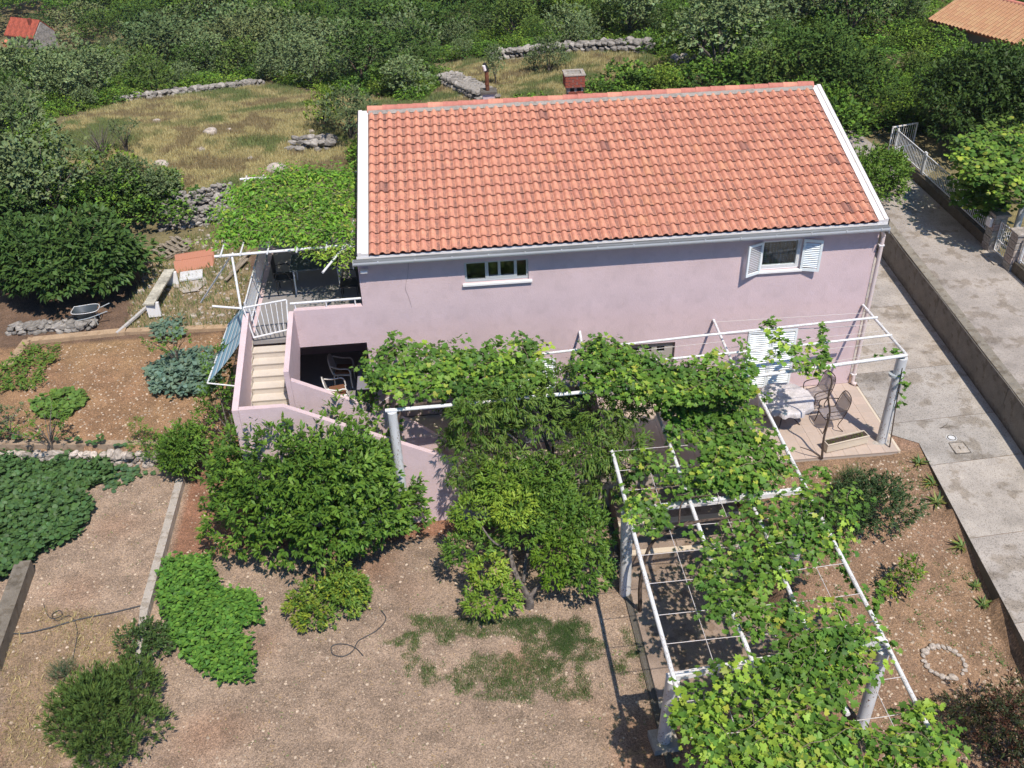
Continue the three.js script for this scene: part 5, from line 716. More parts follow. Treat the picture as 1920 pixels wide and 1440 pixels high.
// ---------------------------------------------------------------- low plants in the beds
function patch(name, label, cat, poly, o) {
  const c = poly.reduce((a, p) => [a[0] + p[0] / poly.length, a[1] + p[1] / poly.length], [0, 0]); const t = thing(name, label, cat, [c[0], g(c[0], c[1]), c[1]], 0, o.group), L = new Leaves(), y0 = g(c[0], c[1]);
  for (let k = 0; k < o.n; k++) { let [x, z] = inside(poly); x += rr(-0.14, 0.14) * R(); z += rr(-0.14, 0.14) * R(); const h = o.h * (0.35 + 0.65 * R()) * (0.6 + 0.7 * noise(x * 1.6, z * 1.6)), a = rr(0, 6.283); for (let q = 0; q < (o.per || 1); q++) { const b = a + q * 2.1 + rr(-0.4, 0.4); L.add(o.leaf, x - c[0], g(x, z) - y0 + h, z - c[1], [Math.cos(b), rr(-0.25, o.up || 0.35), Math.sin(b)], [rr(-0.4, 0.4), 1, rr(-0.4, 0.4)], o.size * rr(0.6, 1.2), vary(pick(o.cols), 0.2), o.ws || 1); } }
  obj('leaves', L.geo(), leafMat, t); return t;
}
seed = 404;
const beanPoly = [[-5.25,3.7],[-4.234,3.679],[-3.93,4.697],[-3.2,4.944],[-2.841,5.461],[-2.845,5.919],[-3.41,6.004],[-2.872,6.647],[-2.8,7.413],[-3.431,7.409],[-4.178,6.85],[-4.807,5.993],[-5.271,4.704]];
patch('bean_patch', 'dense patch of bright green leafy plants beside the concrete kerb', 'plants', beanPoly, { n: 2100, per: 2, h: 0.4, leaf: T.oval, ws: 1.5, size: 0.13, cols: [[0.08, 0.17, 0.03], [0.1, 0.21, 0.035], [0.06, 0.135, 0.025], [0.13, 0.24, 0.04]] });
patch('squash_patch', 'broad bed of blue-green leaves at the left edge of the garden', 'plants', [[-10.929,-1.056],[-9.228,-0.755],[-7.631,-0.472],[-7.316,0.355],[-7.953,0.807],[-7.489,1.574],[-7.633,2.518],[-8.537,3.314],[-9.072,3.935],[-9.448,3.891]], { n: 3400, per: 2, h: 0.34, up: 0.9, leaf: T.round, size: 0.115, cols: [[0.07, 0.13, 0.045], [0.055, 0.105, 0.04], [0.085, 0.15, 0.06], [0.065, 0.125, 0.035]] });
patch('squash_runner', 'thin runners of blue-green leaves right of the broad bed', 'plants', [[-7.753,-0.494],[-6.917,-0.346],[-7.064,-0.05],[-6.301,0.263],[-7.282,0.784],[-7.812,0.295]], { n: 130, per: 2, h: 0.12, leaf: T.round, size: 0.12, cols: [[0.075, 0.135, 0.07], [0.09, 0.15, 0.06]] });
patch('cabbage_row', 'grey-green cabbages by the awning side of the upper bed', 'plants', [[-7.19,-3.883],[-6.56,-4.662],[-5.446,-4.663],[-5.048,-3.605],[-5.111,-2.53],[-6.111,-2.268],[-6.879,-2.756]], { n: 520, per: 3, h: 0.34, leaf: T.oval, ws: 1.6, size: 0.19, up: 1.0, cols: [[0.13, 0.19, 0.15], [0.10, 0.155, 0.115], [0.15, 0.21, 0.175]] });
patch('cabbage_row', 'few grey-green cabbages behind a twiggy sapling in the upper bed', 'plants', [[-7.655,-6.501],[-6.777,-6.709],[-6.484,-5.556],[-7.172,-5.341]], { n: 80, per: 3, h: 0.25, leaf: T.oval, ws: 1.6, size: 0.18, up: 0.8, cols: [[0.13, 0.19, 0.15], [0.11, 0.16, 0.12]] });
patch('bed_greens', 'patch of yellow-green vegetables in the left corner of the upper bed', 'plants', [[-11.778,-4.764],[-11.158,-5.807],[-10.211,-5.591],[-10.076,-4.831],[-10.31,-4.289],[-9.98,-3.421],[-10.835,-3.264],[-11.506,-3.483]], { n: 420, per: 2, h: 0.2, leaf: T.oval, size: 0.15, up: 0.7, cols: [[0.10, 0.17, 0.03], [0.14, 0.19, 0.035], [0.07, 0.13, 0.025]] });
patch('bed_greens', 'small pale green patch in front of the vegetables in the upper bed', 'plants', [[-10.202,-2.661],[-9.627,-3.242],[-8.925,-3.151],[-8.671,-2.466],[-9.066,-1.765],[-9.852,-1.988]], { n: 230, per: 2, h: 0.2, leaf: T.round, size: 0.13, up: 0.7, cols: [[0.13, 0.21, 0.05], [0.1, 0.17, 0.04]] });
function sapling(name, label, base, h, n, cols, seedv, spread = 0.9, size = 0.1, leaf = T.oval) {
  seed = seedv; const limbs = [], bl = []; for (let k = 0; k < n; k++) { const a = rr(0, 6.283), r = rr(0.3, 1) * spread, y = h * rr(0.5, 1); limbs.push([[[0, -0.05, 0], [r * 0.25 * Math.cos(a), y * 0.5, r * 0.25 * Math.sin(a)], [r * Math.cos(a), y, r * Math.sin(a)]], 0.022, 0.006]); if (R() < 0.7) bl.push([r * Math.cos(a), y, r * Math.sin(a), 0.16, 0.13, 0.16]); }
  return plant(name, label, 'sapling', base, { blobs: bl, n: bl.length * 42, size, leaf, per: 6, cols, shell: 0.2, bottom: -1, limbs, bark: M.greyBark });
}
sapling('fruit_sapling', 'twiggy half bare sapling above the grey-green cabbages', [-6.369,-0.6,-4.059], 1.5, 9, GR.fresh, 11, 1.0);
sapling('fruit_sapling', 'twiggy bare sapling at the front edge of the upper bed', [-9.119,-0.807,-0.735], 1.2, 10, GR.fresh, 13, 1.1);
sapling('fruit_sapling', 'small leafy sapling at the far left of the upper bed', [-10.363,-0.6,-1.327], 0.8, 7, GR.olive, 14, 0.7);
{
  seed = 505; const f0 = [-5.264,-1.1,6.305], s = lumps([0, 0.35, 0], [0.5, 0.42, 0.45], 6, 0.5); plant('dark_shrub', 'small dark round shrub straddling the concrete kerb', 'shrub', f0, { blobs: s, n: 1500, size: 0.09, per: 6, cols: [[0.05, 0.085, 0.025], [0.06, 0.1, 0.03]], shell: 0.55, limbs: limbsTo(s, 0.02, 0, [0, 0], 4) });
  const needleBush = (name, label, base, R3, n, len, cols, up = 1.2) => { const t = thing(name, label, 'shrub', base), L = new Leaves(), st = []; for (let k = 0; k < n; k++) { const d = rdir(); d[1] = Math.abs(d[1]); const cl = k % 7, ca = cl * 0.9 + 0.4, cr = cl ? 0.42 + 0.2 * hash(cl, 3) : 0, cs = cl ? 0.42 + 0.25 * hash(cl, 8) : 0.75, q = Math.pow(R(), 0.35) * cs, bx = (d[0] * q + Math.cos(ca) * cr) * R3[0], by = d[1] * R3[1] * q * (cl ? 1.0 + 0.5 * hash(cl, 5) : 1.2), bz = (d[2] * q + Math.sin(ca) * cr) * R3[2], dir = [d[0] * 0.8 + rr(-0.3, 0.3), up + rr(-0.2, 0.4), d[2] * 0.8 + rr(-0.3, 0.3)], c = pick(cols); if (k % 12 === 0) st.push(tube([[bx * 0.1, 0, bz * 0.1], [bx * 0.6, by * 0.5, bz * 0.6], [bx, by, bz]], 0.012, 0.005, 4, 4)); const ll = Math.hypot(...dir); for (let m = 0; m < 9; m++) { const s = m / 9 * len * 1.3, a = rdir(); L.add(T.needle, bx + dir[0] / ll * s, by + dir[1] / ll * s, bz + dir[2] / ll * s, [dir[0] * 0.6 + a[0] * 0.7, dir[1] * 0.6 + a[1] * 0.5, dir[2] * 0.6 + a[2] * 0.7], [a[2], 0.6, a[0]], len * rr(0.35, 0.6), vary(c, 0.22)); } } obj('foliage', L.geo(), leafMatt, t); obj('stems', st, M.bark, t); return t; };
  { const mb = lumps([0, 0.5, 0], [1.1, 0.72, 1.1], 16, 0.42, -0.3); plant('rosemary_bush', 'big dark green feathery bush at the bottom left', 'bush', [-5.436,-1.1,8.27], { blobs: mb, n: 17000, size: 0.12, leaf: T.lance, ws: 0.7, per: 10, cols: [[0.065, 0.1, 0.026], [0.08, 0.122, 0.032], [0.052, 0.085, 0.024]], shell: 0.5, up: 1.1, droop: 0, spread: 0.7, mat: leafMatt, limbs: limbsTo(mb, 0.03, 0, [0, 0], 8) }); }
  needleBush('fennel_clump', 'small feathery blue-green clump above the rosemary bush', [-6.822,-1.1,6.732], [0.28, 0.42, 0.26], 170, 0.15, [[0.07, 0.11, 0.06], [0.06, 0.1, 0.05]]);
  { const mb = lumps([0, 0.55, 0], [1.05, 0.75, 0.85], 14, 0.44, -0.3); plant('myrtle_bush', 'compact dark green bush beside the right leg of the path pergola', 'bush', [10.979,-0.314,5.105], { blobs: mb, n: 9500, size: 0.085, leaf: T.lance, ws: 1.3, per: 8, cols: [[0.05, 0.085, 0.03], [0.062, 0.1, 0.04], [0.04, 0.07, 0.025]], shell: 0.5, up: 0.6, limbs: limbsTo(mb, 0.03, 0, [0, 0], 7) }); }
  needleBush('lavender_bush', 'thin upright sprigs behind the rosemary bush near the planter', [10.95,-0.19,3.941], [0.35, 0.85, 0.35], 260, 0.14, [[0.055, 0.09, 0.035], [0.07, 0.11, 0.04]]);
  const q = [10.914,-0.519,7.036], sl = [[0.0, 0.5, 0.0, 0.28, 0.32, 0.25], [0.22, 0.75, -0.1, 0.22, 0.2, 0.2], [-0.15, 0.3, 0.1, 0.25, 0.22, 0.22]]; plant('lemon_sapling', 'young lemon sapling tied to a stake in the right bed', 'sapling', q, { blobs: sl, n: 520, size: 0.095, per: 6, cols: [...GR.fresh, ...GR.lime], shell: 0.3, limbs: [[[[0, -0.05, 0], [0.02, 0.3, 0], [0.0, 0.6, 0]], 0.018, 0.01], [[[0.1, -0.05, 0.1], [0.16, 0.5, 0.03], [0.23, 1.05, -0.05]], 0.014, 0.012]] });
  const rs = lumps([0, 0.7, 0], [1.0, 0.8, 0.9], 9, 0.5); plant('barberry_shrub', 'dark reddish shrub in the bottom right corner', 'shrub', [11.312,-0.78,10.851], { blobs: rs, n: 4200, size: 0.1, leaf: T.lance, per: 7, cols: [[0.045, 0.055, 0.022], [0.035, 0.045, 0.02], [0.075, 0.03, 0.02]], shell: 0.35, limbs: limbsTo(rs, 0.03, 0, [0, 0], 6) });
  const rs2 = lumps([0, 0.4, 0], [0.7, 0.5, 0.6], 6, 0.5); plant('barberry_shrub', 'lower dark shrub left of the reddish corner shrub', 'shrub', [10.673,-0.78,10.384], { blobs: rs2, n: 1500, size: 0.09, leaf: T.lance, per: 7, cols: [[0.045, 0.06, 0.022], [0.06, 0.04, 0.02]], shell: 0.35, limbs: limbsTo(rs2, 0.02, 0, [0, 0], 5) });
  [[1722,868,'tuft of broad leaves at the driveway edge nearest the planter'],[1745,905,'leafy tuft at the driveway edge, second from the planter'],[1758,940,'leafy tuft at the driveway edge, third from the planter'],[1805,1022,'leafy tuft at the driveway edge beside a yellowed leaf'],[1830,1105,'small grass tuft at the driveway edge above the stone ring'],[1845,1150,'lowest leafy tuft at the driveway edge, above the stone ring']].forEach(() => 0);
  for (const [p, lab, s] of [[[12.9,-0.129,3.359], 'leafy tuft at the driveway edge nearest the planter trough', 0.3], [[12.955,-0.201,4.038], 'leafy tuft at the driveway edge, second down from the planter', 0.3], [[12.813,-0.264,4.634], 'leafy tuft at the driveway edge, third down from the planter', 0.34], [[12.81,-0.402,5.94], 'leafy tuft at the driveway edge halfway to the stone ring', 0.36], [[12.62,-0.515,7.006], 'small tuft at the driveway edge above the stone ring', 0.2], [[12.56,-0.566,7.485], 'lowest leafy tuft at the driveway edge, above the stone ring', 0.24]]) { const t = thing('edge_tuft', lab, 'weed', p), L = new Leaves(); for (let k = 0; k < 26; k++) { const a = rr(0, 6.283); L.add(T.lance, rr(-0.04, 0.04), 0, rr(-0.04, 0.04), [Math.cos(a), rr(0.3, 1), Math.sin(a)], [-Math.cos(a) * 0.4, 1, -Math.sin(a) * 0.4], s * rr(0.5, 1.1), vary(pick([[0.13, 0.19, 0.05], [0.08, 0.14, 0.04], [0.2, 0.2, 0.06]])), 0.7); } obj('leaves', L.geo(), leafMat, t); }
  // fig tree
  seed = 606; const fb = [-10.742,-0.5,-9.153], fl = lumps([0, 1.25, 0], [2.6, 1.35, 1.7], 15, 0.42, -0.3); plant('fig_tree', 'broad dark fig tree at the left edge above the upper bed', 'tree', fb, { blobs: fl, n: 11000, size: 0.25, leaf: T.oval, ws: 1.1, per: 7, cols: GR.fig, droop: 0.7, shell: 0.6, limbs: limbsTo(fl, 0.1, 0, [0, 0], 9), bark: M.greyBark });
  const f2 = [-13.931,-0.5,-12.543], fl2 = lumps([0, 1.2, 0], [1.5, 1.2, 1.2], 9, 0.45, -0.3); plant('fig_tree', 'smaller dark fig tree at the left border below the olives', 'tree', f2, { blobs: fl2, n: 5000, size: 0.23, leaf: T.oval, ws: 1.1, per: 7, cols: GR.fig, droop: 0.7, shell: 0.6, limbs: limbsTo(fl2, 0.08, 0, [0, 0], 6), bark: M.greyBark });
}
// ---------------------------------------------------------------- trees of the hillside
function treeProto(name, label, cat, sd, r, o) {
  seed = sd; const bl = lumps([0, r[3], 0], r, o.k || 11, 0.46, o.bottom === undefined ? -0.4 : o.bottom);
  const t = plant(name, label, cat, [0, -60, 0], { blobs: bl, n: o.n || 2300, size: o.size || 0.2, leaf: o.leaf || T.card, per: 6, cols: o.cols, droop: o.droop || 0.2, shell: o.shell || 0.62, up: 0.35, mat: leafMatt, limbs: limbsTo(bl, o.tr || 0.11, 0, [0, 0], 5), bark: o.bark || M.bark, group: o.group });
  scene.remove(t); return t;
}
const proto = {
  oak: [1, 2, 3, 4].map(i => treeProto('holm_oak', '', 'tree', 700 + i, [1.9, 1.75, 1.9, 1.9], { cols: GR.oak.map(c => c.map((v, q) => v * [0.85, 1.1, 1.35, 1.0][i - 1] * (i === 3 && !q ? 1.15 : 1))), n: 2500, k: 8 + i * 2, size: [0.2, 0.17, 0.22, 0.19][i - 1] })),
  olive: [1, 2, 3].map(i => treeProto('olive_tree', '', 'tree', 720 + i, [1.8, 1.45, 1.8, 1.75], { cols: GR.olive.map(c => c.map(v => v * [0.85, 1.05, 1.25][i - 1])), n: 2700, size: 0.18, shell: 0.45, bark: M.greyBark })),
  fresh: [1, 2, 3].map(i => treeProto('broadleaf_tree', '', 'tree', 740 + i, [1.8, 2.0, 1.8, 2.2], { cols: GR.fresh.map(c => c.map((v, q) => v * [0.8, 1.0, 1.2][i - 1] * (i === 3 && !q ? 1.25 : 1))), n: 2500, size: 0.21 })),
  bush: [1, 2].map(i => treeProto('wild_bush', '', 'bush', 760 + i, [1.3, 0.9, 1.3, 0.75], { cols: [...GR.oak, ...GR.fresh], n: 1400, size: 0.17, tr: 0.05 })),
};
Object.values(proto).flat().forEach(t => { used[t.name.replace(/_\d{3}$/, '')] = undefined; });
let pk = 0;
function put(kind, p, h, label, group, sx = 1) { const base = proto[kind][pk++ % proto[kind].length], H = { oak: 3.5, olive: 3.1, fresh: 4.0, bush: 1.55 }[kind], s = h / H; return dup(base, [p[0], p[1] - 0.1, p[2]], (pk * 2.39) % 6.283, label, group, [s * sx, s, s * sx]); }
put('olive', [-14.974,0.15,-17.731], 3.1, 'tall grey-green olive tree at the left border, uppermost of three'); put('olive', [-12.651,0.15,-14.362], 3.1, 'full grey-green olive tree above the fig tree, left of the meadow', null, 1.0); put('olive', [-14.221,-0.081,-14.158], 2.7, 'grey-green olive tree cut by the left border above the fig tree');
put('olive', [-10.233,0.15,-14.961], 1.7, 'low olive bush at the bottom of the meadow, left one', null, 1.1); put('olive', [-8.89,0.15,-14.759], 1.5, 'low olive bush at the bottom of the meadow, right one', null, 1.1); put('bush', [-10.486,0.057,-14.243], 1.4, 'shrub below the low olive bushes, beside the fig tree', null, 1.2); put('bush', [-8.235,-0.149,-14.116], 0.9, 'low green bush on the dry stone wall', null, 1.6); put('bush', [-9.431,-0.221,-14.072], 1.0, 'low green bush between fig tree and dry stone wall', null, 1.4);
put('fresh', [-3.116,0.154,-21.506], 1.9, 'round bright green bush in the meadow left of the roof', null, 0.9); put('olive', [-1.816,0.172,-19.65], 2.2, 'dark bush tucked against the left verge of the roof'); put('olive', [-3.305,-3.236,-37.422], 2.0, 'small dark tree at the upper edge of the meadow, left of the flue'); put('olive', [5.055,-0.912,-29.266], 2.0, 'narrow olive bush right beside the rusty flue pipe', null, 0.55); put('olive', [7.932,-0.762,-30.047], 1.9, 'olive tree in the meadow between the two chimneys', null, 0.9); put('olive', [7.218,-1.05,-31.281], 1.3, 'smaller olive at the left of the one between the chimneys', null, 0.8);
put('olive', [0.621,-1.158,-28.669], 2.0, 'straggly olive in dry grass behind the left ridge end', null, 1.2); put('bush', [-0.365,-2.477,-34.582], 1.3, 'grey scrub bush behind the left ridge end', null, 1.3); put('olive', [-8.088,-5.789,-48.997], 2.2, 'pale straggly tree at the top corner of the meadow', null, 0.9); put('olive', [-10.28,-6.549,-52.448], 2.0, 'second pale straggly tree at the top corner of the meadow', null, 0.9);
put('bush', [8.809,0.648,-21.556], 1.0, 'dark bush just behind the brick chimney', null, 1.3); put('bush', [10.598,0.721,-22.118], 1.2, 'bush behind the ridge right of the brick chimney', null, 1.5); put('fresh', [12.104,0.808,-21.235], 1.4, 'leafy bush behind the ridge, right of the chimney bushes', null, 1.2); put('bush', [13.98,0.88,-21.061], 1.3, 'bush behind the ridge halfway to its right end', null, 1.6); put('oak', [16.116,0.933,-20.177], 2.3, 'dark tree behind the right half of the ridge', null, 1.1); put('oak', [18.124,0.95,-19.785], 3.0, 'large dark tree behind the right end of the ridge', null, 1.1); put('oak', [18.739,0.95,-17.331], 2.8, 'dark tree right of the roof corner'); put('bush', [17.46,0.949,-15.396], 1.4, 'green bush beside the upper right verge', null, 1.2);
put('oak', [-11.193,-5.493,-47.65], 2.6, 'large dark oak standing above the long meadow wall', null, 1.2); put('oak', [-14.329,-5.552,-47.919], 2.4, 'dark oak above the left part of the long meadow wall', null, 1.2);
{
  seed = 808; const b = [16.818,0.9,-8.799], bl = lumps([0, 0.9, 0], [1.3, 1.15, 1.35], 10, 0.46); plant('privet_bush', 'bright green bush beside the road at the right end of the roof', 'bush', [b[0] - 0.2, 0.0, b[2] - 0.6], { blobs: bl.map(q => [q[0], q[1] + 0.7, q[2], q[3], q[4], q[5]]), n: 7500, size: 0.13, leaf: T.oval, per: 6, cols: [[0.10, 0.17, 0.025], [0.08, 0.145, 0.022], [0.12, 0.19, 0.03]], shell: 0.5, limbs: limbsTo(bl, 0.05, 0, [0, 0], 5) });
  const b2 = [20.944,0.931,-12.125], bl2 = lumps([0, 1.95, 0], [2.5, 1.55, 2.3], 14, 0.44, -0.4); plant('cherry_tree', 'large dark leafy tree behind the road fence', 'tree', [b2[0] + 0.8, 0.95, b2[2] - 0.8], { blobs: bl2, n: 15000, size: 0.21, leaf: T.lance, ws: 1.5, per: 7, cols: [[0.045, 0.08, 0.018], [0.038, 0.066, 0.016], [0.055, 0.095, 0.02]], droop: 0.8, shell: 0.55, limbs: limbsTo(bl2, 0.13, 0, [0, 0], 8) });
  const b3 = [25.027,0.95,-15.356], bl3 = lumps([0, 1.6, 0], [2.0, 1.4, 1.8], 10, 0.46, -0.4); plant('cherry_tree', 'dark leafy tree at the right border behind the vine arbour', 'tree', [b3[0] + 0.6, 0.95, b3[2]], { blobs: bl3, n: 8000, size: 0.2, leaf: T.lance, ws: 1.5, per: 7, cols: GR.oak, droop: 0.6, shell: 0.55, limbs: limbsTo(bl3, 0.12, 0, [0, 0], 6) });
}
seed = 950; for (const [p, r] of [[[-11.466,-0.722,-25.965], 0.22], [[-8.042,0.15,-21.533], 0.28], [[-8.137,0.15,-19.618], 0.16], [[-9.495,0.15,-18.093], 0.3], [[-4.679,0.15,-16.849], 0.35], [[-7.305,0.15,-21.869], 0.14], [[-3.61,0.151,-20.943], 0.2], [[-5.918,0.15,-18.271], 0.15]]) { const o = obj('meadow_rock', stone(r, 0.6, 2), M.paleRock); o.position.set(p[0], p[1] + r * 0.35, p[2]); o.rotation.y = r * 40; tag(o, 'pale weathered rock lying in the dry meadow grass', 'rock', 'rocks in the meadow'); }
// dead wiry shrub in the meadow
{ seed = 909; const t = thing('bare_shrub', 'bare grey wiry shrub standing in the dry meadow', 'shrub', [-12.084,0.15,-19.238]), s = []; for (let k = 0; k < 46; k++) { const a = rr(0, 6.28), r = rr(0.3, 0.95), y = rr(0.6, 1.5); s.push(tube([[0, 0, 0], [r * 0.4 * Math.cos(a), y * 0.55, r * 0.4 * Math.sin(a)], [r * Math.cos(a) + rr(-0.1, 0.1), y, r * Math.sin(a)]], 0.022, 0.005, 5, 4)); } obj('branches', s, M.greyBark, t);
  sapling('thin_tree', 'thin sparse tree right of the bare shrub in the meadow', [-11.204,0.15,-19.686], 1.5, 14, GR.olive, 21, 0.6, 0.1, T.card); }
// the wood: nearer trees one by one, the far slope as one mass
{
  seed = 1001; const kindWord = { oak: 'dark evergreen tree', olive: 'grey-green olive-like tree', fresh: 'bright green broadleaf tree', bush: 'low green bush' }, where = (k, X) => { const pl = X < -14 ? 'in the wood left of and above the meadow' : X < 4 ? 'in the wood beyond the long meadow wall' : X < 16 ? 'in the wood above the roof ridge' : 'in the scrub behind the right end of the roof'; return [kindWord[k] + ' ' + pl, kindWord[k] + 's ' + pl]; };
  const clear = [[[33.605,-41.092],[37.177,-43.94],[37.519,-36.868],[29.327,-22.662],[27.338,-24.793],[28.859,-31.259]]], fh = [-44.696,-16.982,-101.071], free = (x, z, m) => { if (Math.hypot(x - fh[0], z - fh[2]) < 4.2) return false; for (let a = 0; a < 6; a++) if (inPoly(x + Math.cos(a) * m, z + Math.sin(a) * m, meadow)) return false; return !inPoly(x, z, meadow) && !clear.some(c => inPoly(x, z, c)); };
  const mid = z => 1.75 + (20.7 - z) * 0.073, half = z => (20.7 - z) * 0.60 + 3;
  const far = []; let n = 0;
  for (let z = -15.5, dz; z > -175; z -= dz) { dz = 2.25 + Math.max(0, -z - 20) * 0.022; const m = mid(z), h = half(z), w = dz * 1.12;
    for (let x = m - h; x < m + h; x += w) { const X = x + rr(-0.45, 0.45) * w, Z = z + rr(-0.45, 0.45) * dz; if (X > -9 && X < 15 && Z > -30) continue; if (X > -6 && X < 17.5 && Z > -17) continue; if (X > 14.8 && Z > -15.5) continue; if (X < -5 && Z > -24) continue; if (!free(X, Z, 1.3)) continue; if (X > 26.5 && X < 46 && Z > -33 && Z < -20 - (X - 26) * 0.3) continue;
      const f = fbm(X * 0.06 + 3, Z * 0.06), kind = f < 0.42 ? (R() < 0.75 ? 'olive' : 'oak') : f > 0.55 ? (R() < 0.65 ? 'fresh' : 'oak') : (R() < 0.55 ? 'oak' : R() < 0.5 ? 'olive' : 'bush'), hh = mix(1.2, 3.9, Math.pow(R(), 1.5)) * (1 + Math.max(0, -Z - 40) * 0.006) * (X > 19.5 && Z > -31 ? 0.42 : 1) * (Math.abs(X + 22 - (Z + 44) * 0.40) < 7 && Z < -52 && Z > fh[2] - 1 ? 0.4 : 1) * (X < -20 && Z < fh[2] + 40 && Z > fh[2] && X > -70 ? 0.5 : 1);
      if (Z > -52 && n < 290) { n++; put(kind, [X, g(X, Z), Z], kind === 'bush' ? hh * 0.5 : hh, ...where(kind, X), rr(0.85, 1.15)); } else far.push([kind === 'bush' ? 'oak' : kind, X, g(X, Z), Z, hh * 1.15]); } }
  for (const kind of ['oak', 'olive', 'fresh']) { const list = far.filter(f => f[0] === kind); if (!list.length) continue; const ge = proto[kind][0].children[0].geometry, H = { oak: 3.5, olive: 3.1, fresh: 4 }[kind], im = new THREE.InstancedMesh(ge, leafMatt, list.length), d = new THREE.Object3D(), col = new THREE.Color();
    list.forEach((f, i) => { const s = f[4] / H; d.position.set(f[1], f[2] - 0.3 * s, f[3]); d.rotation.y = rr(0, 6.28); d.scale.set(s * rr(1, 1.35), s * rr(0.8, 1.15), s * rr(1, 1.35)); d.updateMatrix(); im.setMatrixAt(i, d.matrix); const v = rr(0.75, 1.3); im.setColorAt(i, col.setRGB(v * rr(0.9, 1.15), v, v * 0.95)); });
    im.name = { oak: 'dark_woodland', olive: 'grey_woodland', fresh: 'bright_woodland' }[kind]; im.userData = { kind: 'stuff', label: { oak: 'dark evergreen mass of woodland on the far slope', olive: 'grey-green mass of woodland on the far slope', fresh: 'bright green patches of woodland on the far slope' }[kind], category: 'woodland' }; im.castShadow = im.receiveShadow = true; scene.add(im); }
  // undergrowth below the trees
  const bg = proto.bush[0].children[0].geometry, spots = []; for (let k = 0; k < 3200; k++) { const z = -14.5 - Math.pow(R(), 1.3) * 75, x = mid(z) + rr(-1, 1) * half(z); if (x > -6 && x < 17.5 && z > -16) continue; if (x > 14.8 && z > -15) continue; if (free(x, z, 0.5)) spots.push([x, z]); }
  const im = new THREE.InstancedMesh(bg, leafMatt, spots.length), d = new THREE.Object3D(), col = new THREE.Color(); spots.forEach(([x, z], i) => { const s = rr(0.3, 0.75); d.position.set(x, g(x, z) - 0.1, z); d.rotation.y = rr(0, 6.28); d.scale.set(s * 1.2, s * rr(0.6, 1), s * 1.2); d.updateMatrix(); im.setMatrixAt(i, d.matrix); const v = rr(0.7, 1.4); im.setColorAt(i, col.setRGB(v * rr(0.9, 1.2), v, v * 0.9)); }); im.name = 'undergrowth'; im.userData = { kind: 'stuff', label: 'low scrub covering the ground of the wood behind', category: 'scrub' }; im.castShadow = im.receiveShadow = true; scene.add(im);
}
// ---------------------------------------------------------------- grass, straw, weeds, pebbles
function tuft(n, h, w, t = T.blade, lean = 0.5) { const L = new Leaves(); for (let k = 0; k < n; k++) { const a = rr(0, 6.283), v = rr(0.8, 1.2); L.add(t, rr(-w, w), 0, rr(-w, w), [Math.cos(a) * lean * R(), 1, Math.sin(a) * lean * R()], [-Math.cos(a), 0.3, -Math.sin(a)], h * rr(0.6, 1.1), [v, v, v]); } return L.geo(); }
function scatter(name, label, cat, geo, m, n, where, color, scale) {
  const pts = []; for (let k = 0; k < n * 3 && pts.length < n; k++) { const p = where(); if (p) pts.push(p); }
  const im = new THREE.InstancedMesh(geo, m, pts.length), d = new THREE.Object3D(), c = new THREE.Color();
  pts.forEach((p, i) => { const s = scale(p[0], p[1]); d.position.set(p[0], g(p[0], p[1]) + bumpy(p[0], p[1]) - 0.005, p[1]); d.rotation.y = rr(0, 6.28); d.scale.set(s, s * rr(0.7, 1.2), s); d.updateMatrix(); im.setMatrixAt(i, d.matrix); im.setColorAt(i, c.setRGB(...color(p[0], p[1]))); });
  im.name = name; im.userData = { kind: 'stuff', label, category: cat }; im.castShadow = im.receiveShadow = true; scene.add(im); return im;
}
seed = 2002;
scatter('meadow_grass', 'tall dry straw coloured grass of the meadow behind the house', 'grass', tuft(12, 0.2, 0.15, T.blade, 0.9), dryMat, 42000, () => inside(meadow), (x, z) => { const f = fbm(x * 0.45, z * 0.45), k = rr(0.75, 1.2); return f > 0.6 ? [0.15 * k, 0.175 * k, 0.065 * k] : f > 0.53 ? [0.23 * k, 0.21 * k, 0.095 * k] : f < 0.38 ? [0.25 * k, 0.185 * k, 0.105 * k] : [0.41 * k, 0.33 * k, 0.17 * k]; }, (x, z) => rr(0.6, 1.5) * (z < -30 ? 1.3 : 1));
scatter('straw_litter', 'dry straw and cut stalks at the lower left', 'straw', tuft(9, 0.13, 0.2, T.blade, 3.0), dryMat, 420, () => { const p = inside(strawPatch); return fbm(p[0] * 1.1, p[1] * 1.1) > 0.42 ? p : null; }, () => { const k = rr(0.7, 1.2); return [0.36 * k, 0.27 * k, 0.14 * k]; }, () => rr(0.5, 1.2));
scatter('yard_weeds', 'weeds and dry grass in the rubble yard', 'weeds', tuft(9, 0.22, 0.12, T.blade, 1.0), dryMat, 1500, () => inside(debris), () => R() < 0.5 ? [0.11, 0.15, 0.045] : [0.33, 0.25, 0.13], () => rr(0.4, 1.2));
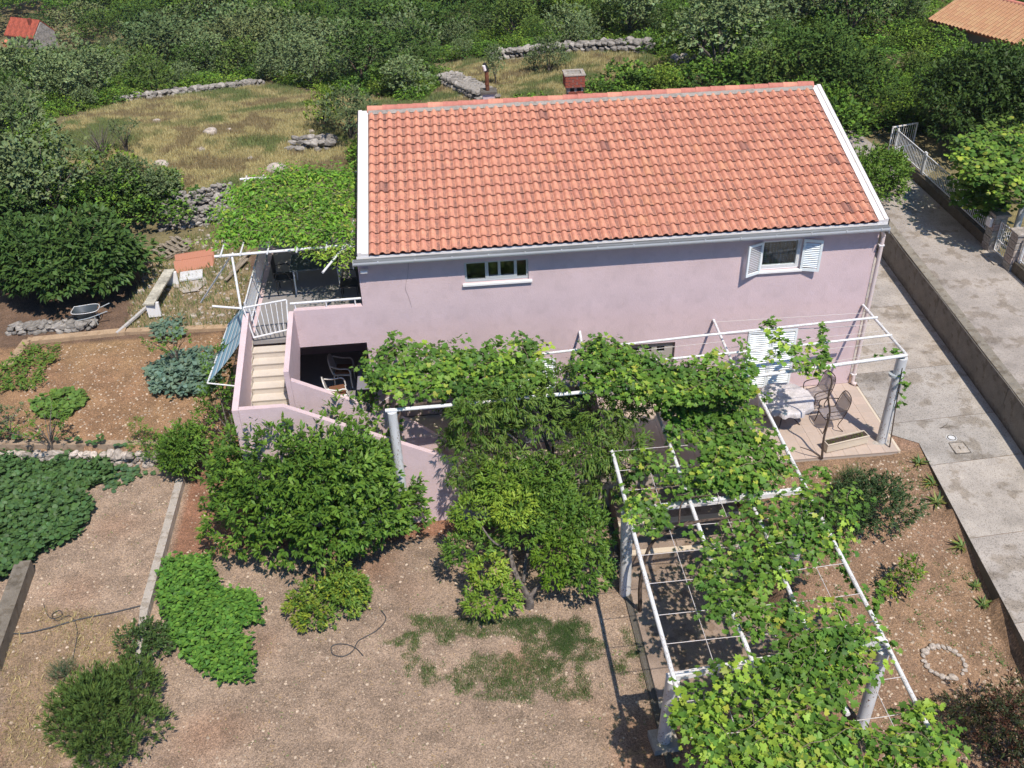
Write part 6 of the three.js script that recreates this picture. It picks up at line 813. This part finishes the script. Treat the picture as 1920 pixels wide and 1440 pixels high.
scatter('garden_grass', 'thin green grass growing on soil below the young orange tree', 'grass', tuft(12, 0.085, 0.07, T.blade, 1.3), leafMatt, 2600, () => { const p = inside(grassBed); return fbm(p[0] * 1.3, p[1] * 1.3) > 0.48 - 0.06 * lin(2, 5, p[0]) ? p : null; }, () => { const k = rr(0.8, 1.2); return [0.10 * k, 0.15 * k, 0.05 * k]; }, () => rr(0.6, 1.3));
scatter('clover_patch', 'dark green clover patch beside the young orange tree trunk', 'clover', tuft(16, 0.06, 0.1, T.blade, 1.6), leafMatt, 900, () => { const p = inside([[2.289,6.204],[3.927,6.315],[4.537,6.91],[3.845,7.684],[3.097,7.392],[2.248,6.723]]); return fbm(p[0] * 1.9 + 7, p[1] * 1.9) > 0.47 ? p : null; }, () => { const k = rr(0.8, 1.2); return [0.06 * k, 0.105 * k, 0.035 * k]; }, () => rr(0.6, 1.2));
const soilArea = [[-9.5, 0.4], [-3.4, 0.9], [-3.3, 3.1], [5.1, 3.1], [5.1, 13], [-9.5, 13]], rightArea = [[9.2, 3.2], [12.9, 3.1], [12.4, 11], [8.9, 11]], upArea = [[-11, -5.8], [-3.5, -5.8], [-3.5, 0], [-10.4, -1]];
const chip = stone(0.02, 0.55, 0);
for (const [nm, lb, ar, n] of [['soil_chips', 'pale stone chips strewn over the bare lower garden soil', soilArea, 4500], ['bed_chips', 'pale stone chips strewn over the soil of the right bed', rightArea, 2300], ['upper_chips', 'pale chips strewn over the upper left bed', upArea, 2600]]) scatter(nm, lb, 'chips', chip, M.paleRock, n, () => inside(ar), () => { const k = rr(0.6, 1.25); return [k * 1.15, k * 1.05, k * 0.92]; }, () => 0.55 + 1.5 * Math.pow(R(), 2.2));
scatter('bed_weeds', 'small weeds dotted over the right bed', 'weeds', tuft(10, 0.06, 0.07, T.card, 1.6), leafMatt, 320, () => { const p = inside(rightArea); return fbm(p[0] * 0.9, p[1] * 0.9) > 0.52 ? p : null; }, () => [0.10, 0.13, 0.05], () => rr(0.5, 1.2));
scatter('leaf_litter', 'fallen leaves and weeds scattered on the lower garden soil', 'litter', tuft(4, 0.05, 0.12, T.card, 3), leafMatt, 900, () => inside(soilArea), () => R() < 0.5 ? [0.12, 0.15, 0.06] : [0.26, 0.17, 0.09], () => rr(0.5, 1.1));
renderer.render(scene, camera);
